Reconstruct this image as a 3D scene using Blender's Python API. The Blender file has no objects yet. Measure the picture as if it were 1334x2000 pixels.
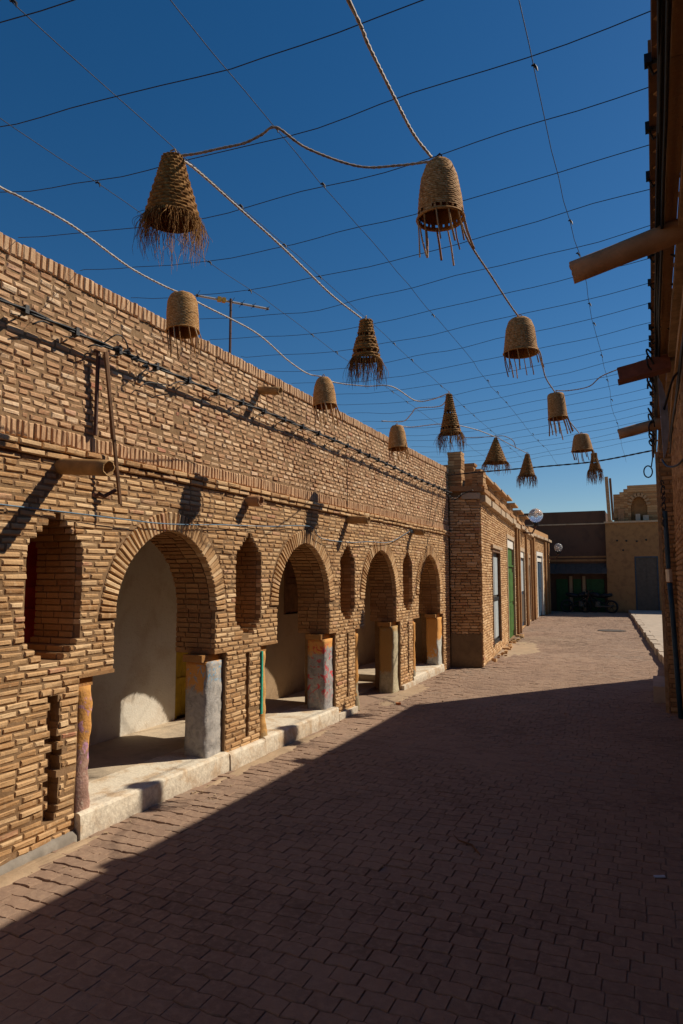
import bpy, math, random
import numpy as np
from mathutils import Vector, Matrix, noise
R = math.radians
rnd = random.Random(7)
sc = bpy.context.scene
COL = sc.collection

# ---------------------------------------------------------------- camera
cam_d = bpy.data.cameras.new("camera"); cam = bpy.data.objects.new("camera", cam_d); COL.objects.link(cam)
CAM = Vector((0, 0, 1.7)); YAW = R(24.4); PITCH = math.atan(125 / 1333.3)
cam.location = CAM; cam.rotation_euler = (R(90) + PITCH, 0, YAW)
cam_d.sensor_fit = 'VERTICAL'; cam_d.sensor_height = 36; cam_d.lens = 24
cam_d.clip_start = .02; cam_d.clip_end = 2000
sc.camera = cam

# ---------------------------------------------------------------- sky and sun
SUN_H = Vector((.6966, .7175)); ELEV = R(40.4)
SKY_STRENGTH, SUN_STRENGTH, EXPOSURE = .068, 4.8, .08
w = bpy.data.worlds.new("World"); sc.world = w; w.use_nodes = True
nt = w.node_tree; nt.nodes.clear()
out = nt.nodes.new("ShaderNodeOutputWorld"); bg = nt.nodes.new("ShaderNodeBackground"); sky = nt.nodes.new("ShaderNodeTexSky")
sky.sky_type = 'NISHITA'; sky.sun_disc = False; sky.sun_elevation = ELEV
sky.sun_rotation = math.atan2(SUN_H.x, SUN_H.y)
sky.altitude = 600; sky.air_density = 1.0; sky.dust_density = .25; sky.ozone_density = 2.2
hs = nt.nodes.new("ShaderNodeHueSaturation"); hs.inputs['Saturation'].default_value = 1.36
nt.links.new(sky.outputs[0], hs.inputs['Color']); nt.links.new(hs.outputs[0], bg.inputs[0])
bg.inputs[1].default_value = SKY_STRENGTH; nt.links.new(bg.outputs[0], out.inputs[0])
sd = bpy.data.lights.new("sun", 'SUN'); sun = bpy.data.objects.new("sun", sd); COL.objects.link(sun)
sd.energy = SUN_STRENGTH; sd.angle = R(.53); sd.color = (1, .895, .74)
sun.rotation_euler = Vector((SUN_H.x * math.cos(ELEV), SUN_H.y * math.cos(ELEV), math.sin(ELEV))).to_track_quat('Z', 'Y').to_euler()
sun.location = (6, 6, 12)
sc.view_settings.view_transform = 'Standard'; sc.view_settings.look = 'None'
sc.view_settings.exposure = EXPOSURE; sc.view_settings.gamma = 1; sc.view_settings.use_curve_mapping = False
sc.cycles.max_bounces = 8; sc.cycles.diffuse_bounces = 4

# ---------------------------------------------------------------- helpers
WLOC = {}
def setp(o, label=None, cat=None, group=None, kind=None):
    if label: o['label'] = label
    if cat: o['category'] = cat
    if group: o['group'] = group
    if kind: o['kind'] = kind
    return o
def link(o, parent, loc):
    COL.objects.link(o)
    WLOC[o.name] = Vector(loc)
    if parent is not None:
        o.parent = parent; o.location = Vector(loc) - WLOC[parent.name]
    else: o.location = loc
    return o
def empty(name, loc, parent=None, **k):
    o = bpy.data.objects.new(name, None); o.empty_display_size = .1
    link(o, parent, loc); return setp(o, **k)
def mesh(name, V, F, mat, tone=None, smooth=False, mats=None, mi=None):
    m = bpy.data.meshes.new(name)
    m.from_pydata([tuple(v) for v in V], [], F)
    for x in (mats or [mat]): m.materials.append(x)
    if mi is not None: m.polygons.foreach_set('material_index', mi)
    if tone is not None:
        a = m.attributes.new('tone', 'FLOAT', 'POINT'); a.data.foreach_set('value', np.asarray(tone, dtype=np.float32))
    if smooth: m.polygons.foreach_set('use_smooth', [True] * len(m.polygons))
    m.update(); return m
def obj(name, V, F, mat, parent=None, tone=None, smooth=False, origin=None, **k):
    V = np.asarray(V, dtype=float)
    if origin is None: origin = (V.min(0) + V.max(0)) / 2
    origin = np.asarray(origin, float)
    o = bpy.data.objects.new(name, mesh(name, V - origin, F, mat, tone, smooth))
    link(o, parent, origin); return setp(o, **k)
class MB:
    def __init__(s): s.V = []; s.F = []; s.T = []
    def add(s, V, F, t=.5):
        b = len(s.V); s.V += [tuple(v) for v in V]; s.F += [tuple(i + b for i in f) for f in F]; s.T += [t] * len(V)
    def box(s, x0, x1, y0, y1, z0, z1, t=.5):
        V = [(x, y, z) for x in (x0, x1) for y in (y0, y1) for z in (z0, z1)]
        s.add(V, BOXF, t)
    def obox(s, c, u, v, w_, t=.5):      # oriented box: centre and three half vectors
        c, u, v, w_ = map(lambda q: np.array(q, float), (c, u, v, w_))
        V = [c + a * u + b * v + d * w_ for a in (-1, 1) for b in (-1, 1) for d in (-1, 1)]
        s.add(V, BOXF if np.linalg.det([u, v, w_]) > 0 else [f[::-1] for f in BOXF], t)
    def tube(s, P, r, n=6, t=.5, caps=True, twist=0):
        P = [Vector(p) for p in P]; b = len(s.V); m = len(P)
        rr = r if isinstance(r, (list, tuple)) else [r] * m
        up = None
        for i, p in enumerate(P):
            d = (P[min(i + 1, m - 1)] - P[max(i - 1, 0)]).normalized()
            if up is None: up = Vector((0, 0, 1)) if abs(d.z) < .9 else Vector((1, 0, 0))
            a = d.cross(up).normalized(); bb = a.cross(d).normalized(); up = bb
            for k in range(n):
                q = 2 * math.pi * k / n + twist * i
                s.V.append(tuple(p + (a * math.cos(q) + bb * math.sin(q)) * rr[i])); s.T.append(t)
        for i in range(m - 1):
            for k in range(n):
                k2 = (k + 1) % n
                s.F.append((b + i * n + k, b + i * n + k2, b + (i + 1) * n + k2, b + (i + 1) * n + k))
        if caps:
            s.F.append(tuple(b + k for k in range(n))[::-1]); s.F.append(tuple(b + (m - 1) * n + k for k in range(n)))
    def build(s, name, mat, parent=None, smooth=False, **k):
        return obj(name, s.V, s.F, mat, parent, s.T, smooth, **k)
BOXF = [(0, 1, 3, 2), (4, 6, 7, 5), (0, 4, 5, 1), (2, 3, 7, 6), (0, 2, 6, 4), (1, 5, 7, 3)]
_c = math.cos(YAW); _s = math.sin(YAW); _cp = math.cos(PITCH); _sp = math.sin(PITCH)
def seen_size(p, l, h):
    """rough share of the view a piece takes, used only to pick the 300 largest pieces"""
    d = Vector(p) - CAM
    fw = -_s * _cp * d.x + _c * _cp * d.y + _sp * d.z
    if fw < .3: return 0
    rx = (_c * d.x + _s * d.y) / fw; ry = (_s * _sp * d.x - _c * _sp * d.y + _cp * d.z) / fw
    if abs(rx) > .51 or abs(ry) > .76: return 0
    return l * h / fw ** 3
def fbm(x, y, z=0): return noise.noise(Vector((x, y, z)))

# ---------------------------------------------------------------- materials
def M(name):
    m = bpy.data.materials.new(name); m.use_nodes = True; t = m.node_tree
    return m, t, t.nodes['Principled BSDF']
def N(t, typ, **k):
    n = t.nodes.new(typ)
    for a, b in k.items():
        if a in ('operation', 'blend_type', 'data_type', 'attribute_name', 'noise_dimensions', 'feature', 'wave_type', 'bands_direction'): setattr(n, a, b)
        else: n.inputs[a].default_value = b
    return n
def ramp(t, src, stops):
    n = t.nodes.new('ShaderNodeValToRGB'); e = n.color_ramp.elements
    while len(e) < len(stops): e.new(.5)
    for q, (p, c) in zip(e, stops): q.position = p; q.color = (*c, 1)
    t.links.new(src, n.inputs[0]); return n.outputs[0]
def mixc(t, f, a, b, mode='MIX'):
    n = t.nodes.new('ShaderNodeMix'); n.data_type = 'RGBA'; n.blend_type = mode
    for i, v in ((0, f), (6, a), (7, b)):
        if hasattr(v, 'is_linked'): t.links.new(v, n.inputs[i])
        elif i == 0: n.inputs[0].default_value = v
        else: n.inputs[i].default_value = (*v, 1)
    return n.outputs[2]
def pos(t):
    return t.nodes.new('ShaderNodeNewGeometry').outputs['Position']
def noi(t, vec, scale, detail=3, rough=.55, dist=0):
    n = t.nodes.new('ShaderNodeTexNoise'); n.inputs['Scale'].default_value = scale; n.inputs['Detail'].default_value = detail
    n.inputs['Roughness'].default_value = rough; n.inputs['Distortion'].default_value = dist
    t.links.new(vec, n.inputs['Vector']); return n.outputs[0]
def math_(t, op, a, b=0.):
    n = t.nodes.new('ShaderNodeMath'); n.operation = op
    for i, v in ((0, a), (1, b)):
        if hasattr(v, 'is_linked'): t.links.new(v, n.inputs[i])
        else: n.inputs[i].default_value = v
    return n.outputs[0]
def bump(t, p, h, strength, dist):
    b = t.nodes.new('ShaderNodeBump'); b.inputs['Strength'].default_value = strength; b.inputs['Distance'].default_value = dist
    t.links.new(h, b.inputs['Height']); t.links.new(b.outputs[0], p.inputs['Normal'])
def smooth_step(t, v, a, b):
    n = t.nodes.new('ShaderNodeMapRange'); n.interpolation_type = 'SMOOTHSTEP'
    n.inputs[1].default_value = a; n.inputs[2].default_value = b; t.links.new(v, n.inputs[0]); return n.outputs[0]

def brick_mat(name, stops, dusty=(.38, .27, .18), amt=.5, rough=.92):
    m, t, p = M(name); g = pos(t)
    at = t.nodes.new('ShaderNodeAttribute'); at.attribute_name = 'tone'
    tone = at.outputs['Fac']
    c = ramp(t, tone, stops)
    n1 = noi(t, g, 38, 4); n2 = noi(t, g, 1.3, 3); n3 = noi(t, g, 160, 2)
    c = mixc(t, smooth_step(t, n1, .48, .75), c, dusty)
    dark = mixc(t, 1, c, (.62, .55, .5), 'MULTIPLY')
    c = mixc(t, math_(t, 'MULTIPLY', smooth_step(t, n2, .5, .72), amt), c, dark)
    c = mixc(t, math_(t, 'MULTIPLY', smooth_step(t, n3, .58, .8), .5), c, mixc(t, 1, c, (.5, .45, .42), 'MULTIPLY'))
    t.links.new(c, p.inputs['Base Color']); p.inputs['Roughness'].default_value = rough
    p.inputs['Specular IOR Level'].default_value = .15
    bump(t, p, math_(t, 'ADD', n1, math_(t, 'MULTIPLY', n3, .5)), .7, .006)
    return m
B_LOW = brick_mat('sand_brick', [(0, (.39, .205, .09)), (.2, (.48, .275, .125)), (.5, (.56, .34, .165)), (.8, (.63, .40, .205)), (.96, (.73, .51, .29)), (1, (.46, .21, .12))], dusty=(.58, .38, .205))
B_UP = brick_mat('pale_brick', [(0, (.44, .235, .125)), (.2, (.54, .315, .17)), (.5, (.61, .375, .21)), (.8, (.68, .445, .26)), (.95, (.79, .58, .38)), (1, (.5, .22, .13))], dusty=(.56, .35, .20))
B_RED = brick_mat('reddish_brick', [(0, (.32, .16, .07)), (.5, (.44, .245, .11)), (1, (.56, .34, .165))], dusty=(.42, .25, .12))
MORTAR = brick_mat('mortar', [(0, (.26, .155, .075)), (1, (.30, .18, .095))], dusty=(.34, .215, .12))
def plain(name, col, rough=.8, var=.25, sc_=8, bmp=.3, bd=.004, metallic=0, spec=.3):
    m, t, p = M(name); g = pos(t); n = noi(t, g, sc_, 5); n2 = noi(t, g, sc_ * 9, 3)
    lo = tuple(c * (1 - var) for c in col); hi = tuple(min(1, c * (1 + var)) for c in col)
    c = ramp(t, n, [(.3, lo), (.7, hi)])
    c = mixc(t, math_(t, 'MULTIPLY', smooth_step(t, n2, .5, .75), .4), c, lo)
    t.links.new(c, p.inputs['Base Color']); p.inputs['Roughness'].default_value = rough; p.inputs['Metallic'].default_value = metallic
    p.inputs['Specular IOR Level'].default_value = spec
    bump(t, p, math_(t, 'ADD', n, n2), bmp, bd); return m
def plaster(name, base, stain, grime, sc_=3):
    m, t, p = M(name); g = pos(t)
    n = noi(t, g, sc_, 6, .6, .4); n2 = noi(t, g, sc_ * 6, 4); n3 = noi(t, g, 60, 3)
    sx = t.nodes.new('ShaderNodeSeparateXYZ'); t.links.new(g, sx.inputs[0])
    c = mixc(t, smooth_step(t, n, .45, .68), base, stain)
    low = math_(t, 'SUBTRACT', math_(t, 'ADD', -.03, math_(t, 'MULTIPLY', n2, .55)), sx.outputs[2])
    c = mixc(t, math_(t, 'MULTIPLY', smooth_step(t, low, 0, .35), .55), c, grime)
    c = mixc(t, math_(t, 'MULTIPLY', smooth_step(t, n3, .6, .75), .45), c, grime)
    t.links.new(c, p.inputs['Base Color']); p.inputs['Roughness'].default_value = .9; p.inputs['Specular IOR Level'].default_value = .15
    bump(t, p, math_(t, 'ADD', n2, n3), .5, .006); return m
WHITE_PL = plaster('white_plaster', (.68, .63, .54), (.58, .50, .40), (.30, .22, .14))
STEP_PL = plaster('step_plaster', (.78, .69, .54), (.60, .44, .28), (.26, .21, .17), 6)
FLOOR_PL = plaster('floor_screed', (.56, .45, .32), (.42, .34, .25), (.42, .34, .25), 4)
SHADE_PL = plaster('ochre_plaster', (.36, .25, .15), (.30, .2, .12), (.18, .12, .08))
MUD = plaster('mud_render', (.32, .17, .07), (.24, .125, .055), (.14, .08, .045), 4)
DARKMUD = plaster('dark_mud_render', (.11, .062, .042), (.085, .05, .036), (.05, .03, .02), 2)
def column_mat(name, top, patch, splash, zt=.8, seed=0, splash_z=(.35, 1.05), worn=.5, fa=0.):
    """painted plaster: coloured top, worn grey cement below, splashes of spray paint"""
    m, t, p = M(name); g = pos(t)
    mp = t.nodes.new('ShaderNodeMapping'); mp.inputs['Location'].default_value = (seed * 3.1, seed * 1.7, 0); t.links.new(g, mp.inputs[0])
    sx = t.nodes.new('ShaderNodeSeparateXYZ'); t.links.new(g, sx.inputs[0]); z = sx.outputs[2]
    v = mp.outputs[0]; n = noi(t, v, 5, 5, .65, .8); n2 = noi(t, v, 14, 4, .6, 1.2); n3 = noi(t, v, 70, 3)
    cem = ramp(t, n2, [(.3, tuple(c * .6 for c in patch)), (.55, patch), (.75, (.50, .42, .33))])
    lvl = math_(t, 'SUBTRACT', math_(t, 'ADD', zt - worn, math_(t, 'MULTIPLY', n, worn * 2)), z)
    nx = t.nodes.new('ShaderNodeSeparateXYZ'); t.links.new(t.nodes.new('ShaderNodeNewGeometry').outputs['Normal'], nx.inputs[0])
    lvl = math_(t, 'ADD', lvl, math_(t, 'MULTIPLY', smooth_step(t, nx.outputs[0], .3, .8), fa))
    c = mixc(t, smooth_step(t, lvl, -.02, .03), top, cem)
    if splash:
        a = math_(t, 'MULTIPLY', smooth_step(t, noi(t, v, 9, 2, .5, 2.0), .56, .60), math_(t, 'MULTIPLY', smooth_step(t, z, splash_z[0], splash_z[0] + .2), math_(t, 'SUBTRACT', 1., smooth_step(t, z, splash_z[1] - .15, splash_z[1]))))
        c = mixc(t, math_(t, 'MULTIPLY', a, .8), c, splash)
    c = mixc(t, math_(t, 'MULTIPLY', smooth_step(t, n3, .6, .75), .5), c, (.14, .10, .07))
    t.links.new(c, p.inputs['Base Color']); p.inputs['Roughness'].default_value = .85; p.inputs['Specular IOR Level'].default_value = .2
    bump(t, p, math_(t, 'ADD', n2, n3), .6, .008); return m
ORANGE = (.62, .30, .085)
WOOD_D = plain('dark_wood', (.17, .085, .04), .85, .35, 12)
WOOD_O = plain('weathered_wood', (.40, .25, .13), .85, .3, 15)
CLAY = plain('clay_pipe', (.36, .20, .075), .75, .25, 14)
CLAY_D = plain('dusty_clay_pipe', (.40, .21, .10), .8, .25, 9)
BLACK = plain('black_rubber', (.012, .012, .014), .5, .2, 20)
IRON = plain('rusty_iron', (.10, .045, .03), .7, .3, 20)
WIRE = plain('wire', (.035, .033, .035), .6, .2, 20)
ROPE = plain('pale_flex', (.55, .47, .38), .7, .2, 60)
ROPE_D = plain('brown_rope', (.36, .26, .17), .8, .2, 60)
BLUEW = plain('blue_flex', (.13, .22, .30), .6, .3, 40)
ALU = plain('aluminium', (.62, .60, .56), .4, .1, 20, metallic=.6)
YELL = plain('yellow_plastic', (.65, .36, .03), .5, .15, 30)
REDP = plain('red_paint', (.40, .03, .015), .6, .25, 9)
GREENP = plain('green_paint', (.05, .13, .015), .55, .35, 8)
DGREEN = plain('dark_green_paint', (.012, .075, .022), .6, .3, 6)
YGREEN = plain('yellow_door_paint', (.42, .26, .012), .6, .25, 9)
WHITEP = plain('white_paint', (.72, .68, .60), .6, .12, 9)
BLUEP = plain('blue_paint', (.03, .06, .10), .5, .3, 9)
GREYM = plain('grey_metal', (.09, .072, .055), .6, .2, 7)
GREYP = plain('frosted_pane', (.50, .55, .56), .35, .12, 5, spec=.5)
CONC = plain('concrete', (.46, .37, .28), .9, .15, 5)
PBLUE = plain('blue_pipe_paint', (.02, .06, .10), .5, .3, 9)
SHEET = plain('pale_sheet_metal', (.42, .46, .56), .5, .25, 16)
def weave_mat(name, a, b, c_):
    m, t, p = M(name); g = pos(t)
    at = t.nodes.new('ShaderNodeAttribute'); at.attribute_name = 'tone'
    c = ramp(t, at.outputs['Fac'], [(0, a), (.5, b), (1, c_)])
    n = noi(t, g, 130, 3); n2 = noi(t, g, 22, 3)
    c = mixc(t, smooth_step(t, n, .5, .7), c, mixc(t, 1, c, (.6, .5, .42), 'MULTIPLY'))
    c = mixc(t, math_(t, 'MULTIPLY', smooth_step(t, n2, .5, .7), .4), c, mixc(t, 1, c, (.7, .58, .5), 'MULTIPLY'))
    t.links.new(c, p.inputs['Base Color']); p.inputs['Roughness'].default_value = .75; p.inputs['Specular IOR Level'].default_value = .12
    bump(t, p, n, .25, .0015); return m
STRAW = weave_mat('palm_straw', (.20, .085, .02), (.32, .155, .04), (.50, .29, .10))
CANE = weave_mat('split_cane', (.30, .13, .035), (.50, .265, .09), (.76, .52, .28))
def glass_mat():
    m, t, p = M('globe_glass'); p.inputs['Base Color'].default_value = (.95, .95, .95, 1); p.inputs['Roughness'].default_value = .08
    p.inputs['Transmission Weight'].default_value = .75; p.inputs['IOR'].default_value = 1.2; return m
GLASS = glass_mat()
def paver_mat(name, k=1.0):
    m, t, p = M(name); g = pos(t)
    at = t.nodes.new('ShaderNodeAttribute'); at.attribute_name = 'tone'
    c = ramp(t, at.outputs['Fac'], [(0, (.195 * k, .128 * k, .09 * k)), (.35, (.24 * k, .160 * k, .115 * k)), (.7, (.28 * k, .185 * k, .13 * k)), (1, (.25 * k, .185 * k, .14 * k))])
    n1 = noi(t, g, 26, 4); n2 = noi(t, g, .9, 4); n3 = noi(t, g, 190, 2)
    sand = (.40, .275, .19)
    n4 = noi(t, g, 4.5, 5, .65, .8)
    c = mixc(t, math_(t, 'MULTIPLY', smooth_step(t, n4, .46, .66), .6), c, (.345, .235, .165))
    c = mixc(t, math_(t, 'MULTIPLY', smooth_step(t, noi(t, g, 1.7, 6, .7, 1.2), .56, .68), .35), c, (.13, .09, .07))
    c = mixc(t, math_(t, 'MULTIPLY', smooth_step(t, n1, .42, .72), .65), c, sand)
    c = mixc(t, math_(t, 'MULTIPLY', smooth_step(t, n2, .45, .7), .45), c, sand)
    c = mixc(t, math_(t, 'MULTIPLY', smooth_step(t, noi(t, g, 2.6, 5, .6, .6), .55, .75), .45), c, mixc(t, 1, c, (.5, .46, .45), 'MULTIPLY'))
    c = mixc(t, math_(t, 'MULTIPLY', smooth_step(t, n3, .58, .75), .4), c, (.12, .075, .055))
    t.links.new(c, p.inputs['Base Color']); p.inputs['Roughness'].default_value = .9; p.inputs['Specular IOR Level'].default_value = .15
    bump(t, p, math_(t, 'ADD', n1, math_(t, 'MULTIPLY', n3, .6)), .6, .006); return m
PAVER = paver_mat('paving_clay', 1.12)
SAND = paver_mat('sandy_joint', 1.3)
DIRT = plain('pale_sand', (.40, .285, .18), .95, .15, 4, .4, .01)

# ---------------------------------------------------------------- brick machinery
BFACES = [(0, 1, 2, 3), (0, 4, 5, 1), (1, 5, 6, 2), (2, 6, 7, 3), (3, 7, 4, 0), (4, 8, 9, 5), (5, 9, 10, 6), (6, 10, 11, 7), (7, 11, 8, 4)]
def brick_local(l, h, d, rg, rough=.002, ch=.0075):
    """a worn brick: length along a, height along b, front face at c = 0, going back to c = -d"""
    j = lambda k=1: rg.uniform(-rough, rough) * k
    a, b = l / 2, h / 2; ch = min(ch, h * .3)
    V = []
    for (sx, sz) in ((-1, -1), (1, -1), (1, 1), (-1, 1)): V.append((sx * (a - ch) + j(), sz * (b - ch) + j(), j()))
    for (sx, sz) in ((-1, -1), (1, -1), (1, 1), (-1, 1)): V.append((sx * a + j(), sz * b + j(), -ch + j(.5)))
    for (sx, sz) in ((-1, -1), (1, -1), (1, 1), (-1, 1)): V.append((sx * a, sz * b, -d))
    return V
class Frame:
    def __init__(s, O, u, n):
        s.O = np.array((O[0], O[1], 0.)); s.u = np.array((u[0], u[1], 0.)); s.n = np.array((n[0], n[1], 0.)); s.z = np.array((0, 0, 1.))
        s.flip = np.linalg.det([s.u, s.z, s.n]) < 0
    def P(s, a, z, c=0.): return s.O + s.u * a + s.z * z + s.n * c
class BrickSet:
    """collects bricks (frame, centre a, z, rotation, size); the largest in view become objects, the rest one mesh"""
    def __init__(s): s.items = []
    def brick(s, fr, a, z, l, h, proud=0., d=.06, rot=0., tone=None, rough=.002, tw=0., w3=None):
        s.items.append((fr, a, z, l, h, proud, d, rot, rnd.random() if tone is None else tone, rough, tw))
    def verts(s, it):
        fr, a, z, l, h, proud, d, rot, tone, rough, tw = it
        V = np.array(brick_local(l, h, d, rnd, rough))
        c, sn = math.cos(rot), math.sin(rot)
        A = V[:, 0] * c - V[:, 1] * sn; B = V[:, 0] * sn + V[:, 1] * c; Cc = V[:, 2] + A * tw
        return A, B, Cc
    def world(s, it):
        A, B, Cc = s.verts(it); fr = it[0]
        return fr.P(it[1], it[2], it[5])[None] + A[:, None] * fr.u + B[:, None] * fr.z + Cc[:, None] * fr.n
    def build(s, parent, mat, single='brick', rest='brickwork', nmax=300, minsize=0):
        sz = [seen_size(it[0].P(it[1], it[2]), it[3], it[4]) for it in s.items]
        order = sorted(range(len(sz)), key=lambda i: -sz[i])
        pick = [i for i in order[:nmax] if sz[i] > minsize]; ps = set(pick)
        for i in pick:
            it = s.items[i]; V = s.world(it); fr = it[0]
            F = [f[::-1] for f in BFACES] if fr.flip else BFACES
            obj(single, V, F, mat, parent, [it[8]] * 12)
        VV = []; FF = []; TT = []; b = 0
        for i, it in enumerate(s.items):
            if i in ps: continue
            V = s.world(it); VV.append(V); fl = it[0].flip
            FF += [tuple(q + b for q in (f[::-1] if fl else f)) for f in BFACES]; TT += [it[8]] * 12; b += 12
        if VV: obj(rest, np.concatenate(VV), FF, mat, parent, TT, kind='stuff')
def subtract(iv, holes):
    for (h0, h1) in holes:
        nv = []
        for (a, b) in iv:
            if h1 <= a or h0 >= b: nv.append((a, b)); continue
            if h0 > a: nv.append((a, h0))
            if h1 < b: nv.append((h1, b))
        iv = nv
    return [(a, b) for a, b in iv if b - a > .006]
def lay(bs, fr, a0, a1, z0, z1, pitch, blen, holes=None, joint=.009, hj=.011, jit=.003, proud=0., d=.06, wob=None, rough=.002, prot=.01, skip=0., tones=(0, 1)):
    k = 0; z = z0
    while z + pitch * .6 < z1:
        zc = z + pitch / 2
        iv = subtract([(a0, a1)], holes(zc) if holes else [])
        off = (k % 2) * blen * .5 + rnd.uniform(-.02, .02)
        for (s0, s1) in iv:
            x = math.floor((s0 - off) / blen) * blen + off
            while x < s1:
                w_ = blen * (rnd.uniform(.9, 1.1) if rnd.random() < .8 else rnd.uniform(.5, .75))
                b0, b1 = max(x, s0), min(x + w_, s1)
                x += w_
                if b1 - b0 < .03: continue
                if rnd.random() < skip: continue
                am = (b0 + b1) / 2
                dz = wob(am, zc) if wob else 0
                big = rnd.random() < .06
                bs.brick(fr, am, zc + dz + rnd.uniform(-jit, jit) * .7, (b1 - b0) - hj * rnd.uniform(.6, 1.4), pitch - joint * rnd.uniform(.7, 1.3),
                         proud + rnd.uniform(-jit, jit) * (2.5 if big else 1), d, rnd.uniform(-prot, prot), tone=rnd.uniform(*tones), rough=rough, tw=rnd.uniform(-.02, .02))
        z += pitch; k += 1

# ================================================================= THE STREET
HAZE = False
street = obj('street', [(-60, -40, -.0055), (60, -40, -.0055), (60, 260, -.0055), (-60, 260, -.0055)], [(0, 1, 2, 3)], SAND, None, [.5] * 4,
             origin=(0, 10, 0), label='sunlit and shaded street of worn reddish clay pavers', kind='structure')
def street_left(y):
    if y < 12.6: return -3.50
    if y < 27: return -2.97 - (y - 12.9) * .094
    return -4.32
def street_right(y):
    if y < 9.6: return .29
    if y < 14.5: return .14 + max(0, y - 11.65) * .7
    if y < 21: return .117 - (y - 14.6) * .058
    return -.254 - (y - 21) * .06
def build_pavers():
    items = []; ps, px = .098, .128; j = 0; y = 1.0
    def zig(x, j): return .007 * (abs(((x / .128 + .25) % 1) - .5) * 4 - 1) 
    while y < 34.6:
        xl, xr = street_left(y), street_right(y)
        off = (j % 2) * px * .5 + .02 * fbm(y * .7, 3.3)
        x = xl + off - px
        while x < xr:
            x0, x1 = max(x, xl), min(x + px * (1 + .12 * fbm(x * 9, y * 9)), xr); x += px * (1 + .12 * fbm(x * 9, y * 9))
            if x1 - x0 < .035: continue
            items.append((x0, x1, y, j))
        y += ps; j += 1
    def paver(x0, x1, y, j, lod):
        g = rnd.uniform(.0008, .0028); n = 5 if lod else 3
        rot = rnd.uniform(-.012, .012); cx, cy = (x0 + x1) / 2, y + ps / 2
        low = []; up = []
        for k in range(n):
            xx = x0 + (x1 - x0) * k / (n - 1); xi = min(max(xx, x0 + g), x1 - g)
            low.append((xi, y + zig(xx, j) + g)); up.append((xi, y + ps + zig(xx, j + 1) - g))
        ring = low + up[::-1]
        zt = .004 * fbm(cx * 1.1, cy * 1.1) + rnd.uniform(-.0018, .0018) + .007 * fbm(cx * .35, cy * .35, 2)
        tx, ty = rnd.uniform(-.008, .008), rnd.uniform(-.018, .018)
        ue = min(1, max(0, (cx - street_left(y)) * -1.2 + 1.15)) if y < 14 else .2
        zt += ue * rnd.uniform(-.005, .006); ty += ue * rnd.uniform(-.06, .06); tx += ue * rnd.uniform(-.02, .02); rot += ue * rnd.uniform(-.05, .05)
        V = []
        for (a, b) in ring:
            dx, dy = (a - cx), (b - cy); dx, dy = dx - dy * rot, dy + dx * rot
            V.append((cx + dx * .965, cy + dy * .94, zt + dx * tx + dy * ty + rnd.uniform(-.001, .001)))
        for (a, b) in ring:
            dx, dy = (a - cx), (b - cy); dx, dy = dx - dy * rot, dy + dx * rot
            V.append((cx + dx, cy + dy, zt + dx * tx + dy * ty - .0045))
        m = len(ring); F = [tuple(range(m))] + [(i, i + m, (i + 1) % m + m, (i + 1) % m) for i in range(m)]
        if lod:
            for (a, b) in ring: V.append((cx + (a - cx) * .995, cy + (b - cy) * .99, -.02))
            F += [(i + m, i + 2 * m, (i + 1) % m + 2 * m, (i + 1) % m + m) for i in range(m)]
        return V, F
    sz = [seen_size(((a + b) / 2, y + .05, 0), .2, .1 * 1.7 / max(1, y)) for a, b, y, j in items]
    # a paver sunk below the dust is left to the sand
    pick = set(sorted(range(len(items)), key=lambda i: -sz[i])[:300])
    mb = MB()
    for i, (x0, x1, y, j) in enumerate(items):
        edge = (x0 - street_left(y)) < .25 or (street_right(y) - x1) < .1
        if i not in pick and rnd.random() < (.12 if edge else .006): continue
        V, F = paver(x0, x1, y, j, y < 12)
        t = min(1, max(0, .5 + .5 * fbm(x0 * .8, y * .8, 5) + rnd.uniform(-.3, .3)))
        if i in pick: obj('paving_stone', V, F, PAVER, street, [t] * len(V))
        else: mb.add(V, F, t)
    mb.build('paving', PAVER, street, kind='stuff')
build_pavers()
# a drift of pale sand against the house on the left, and the dark cover
def patch(name, cx, cy, rx, ry, h, mat, seed=0, parent=None, **k):
    n = 72; V = [(cx, cy, h)]; F = []
    for r_, hh in ((.35, h * .9), (.7, h * .55), (1, -.008)):
        for i in range(n):
            q = 2 * math.pi * i / n; m_ = 1 + .35 * fbm(math.cos(q) * 1.6 + seed, math.sin(q) * 1.6) + .18 * fbm(math.cos(q) * 9 + seed, math.sin(q) * 9)
            V.append((cx + rx * r_ * m_ * math.cos(q), cy + ry * r_ * m_ * math.sin(q), hh + h * .5 * fbm(q * 3, r_ * 5, seed)))
    F = [(0, 1 + i, 1 + (i + 1) % n) for i in range(n)]
    for b in (1, 1 + n): F += [(b + i, b + n + i, b + n + (i + 1) % n, b + (i + 1) % n) for i in range(n)]
    return obj(name, V, F, mat, parent, [.6] * len(V), True, **k)
patch('sand_drift', -3.05, 16.6, .6, 2.4, .0055, DIRT, 2, label='pale sand drifted over the pavers below the green door', kind='stuff')
patch('sand_drift', -3.32, 9.6, .2, 1.2, .006, DIRT, 5, label='sand and dust along the foot of the third arch', kind='stuff')
patch('sand_drift', -3.36, 5.9, .09, 1.2, .010, DIRT, 8, label='strip of dust along the plastered step', kind='stuff')
patch('sand_drift', -3.38, 2.9, .09, .8, .010, DIRT, 9, label='mortar and dust at the foot of the nearest brick pier', kind='stuff')
cv = MB(); cv.tube([(-1.22, 23.1, .004), (-1.22, 23.1, .012)], .42, 24); cv.build('drain_cover', GREYM, None, label='dark round drain cover set in the sunlit street', cat='drain cover')

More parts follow.
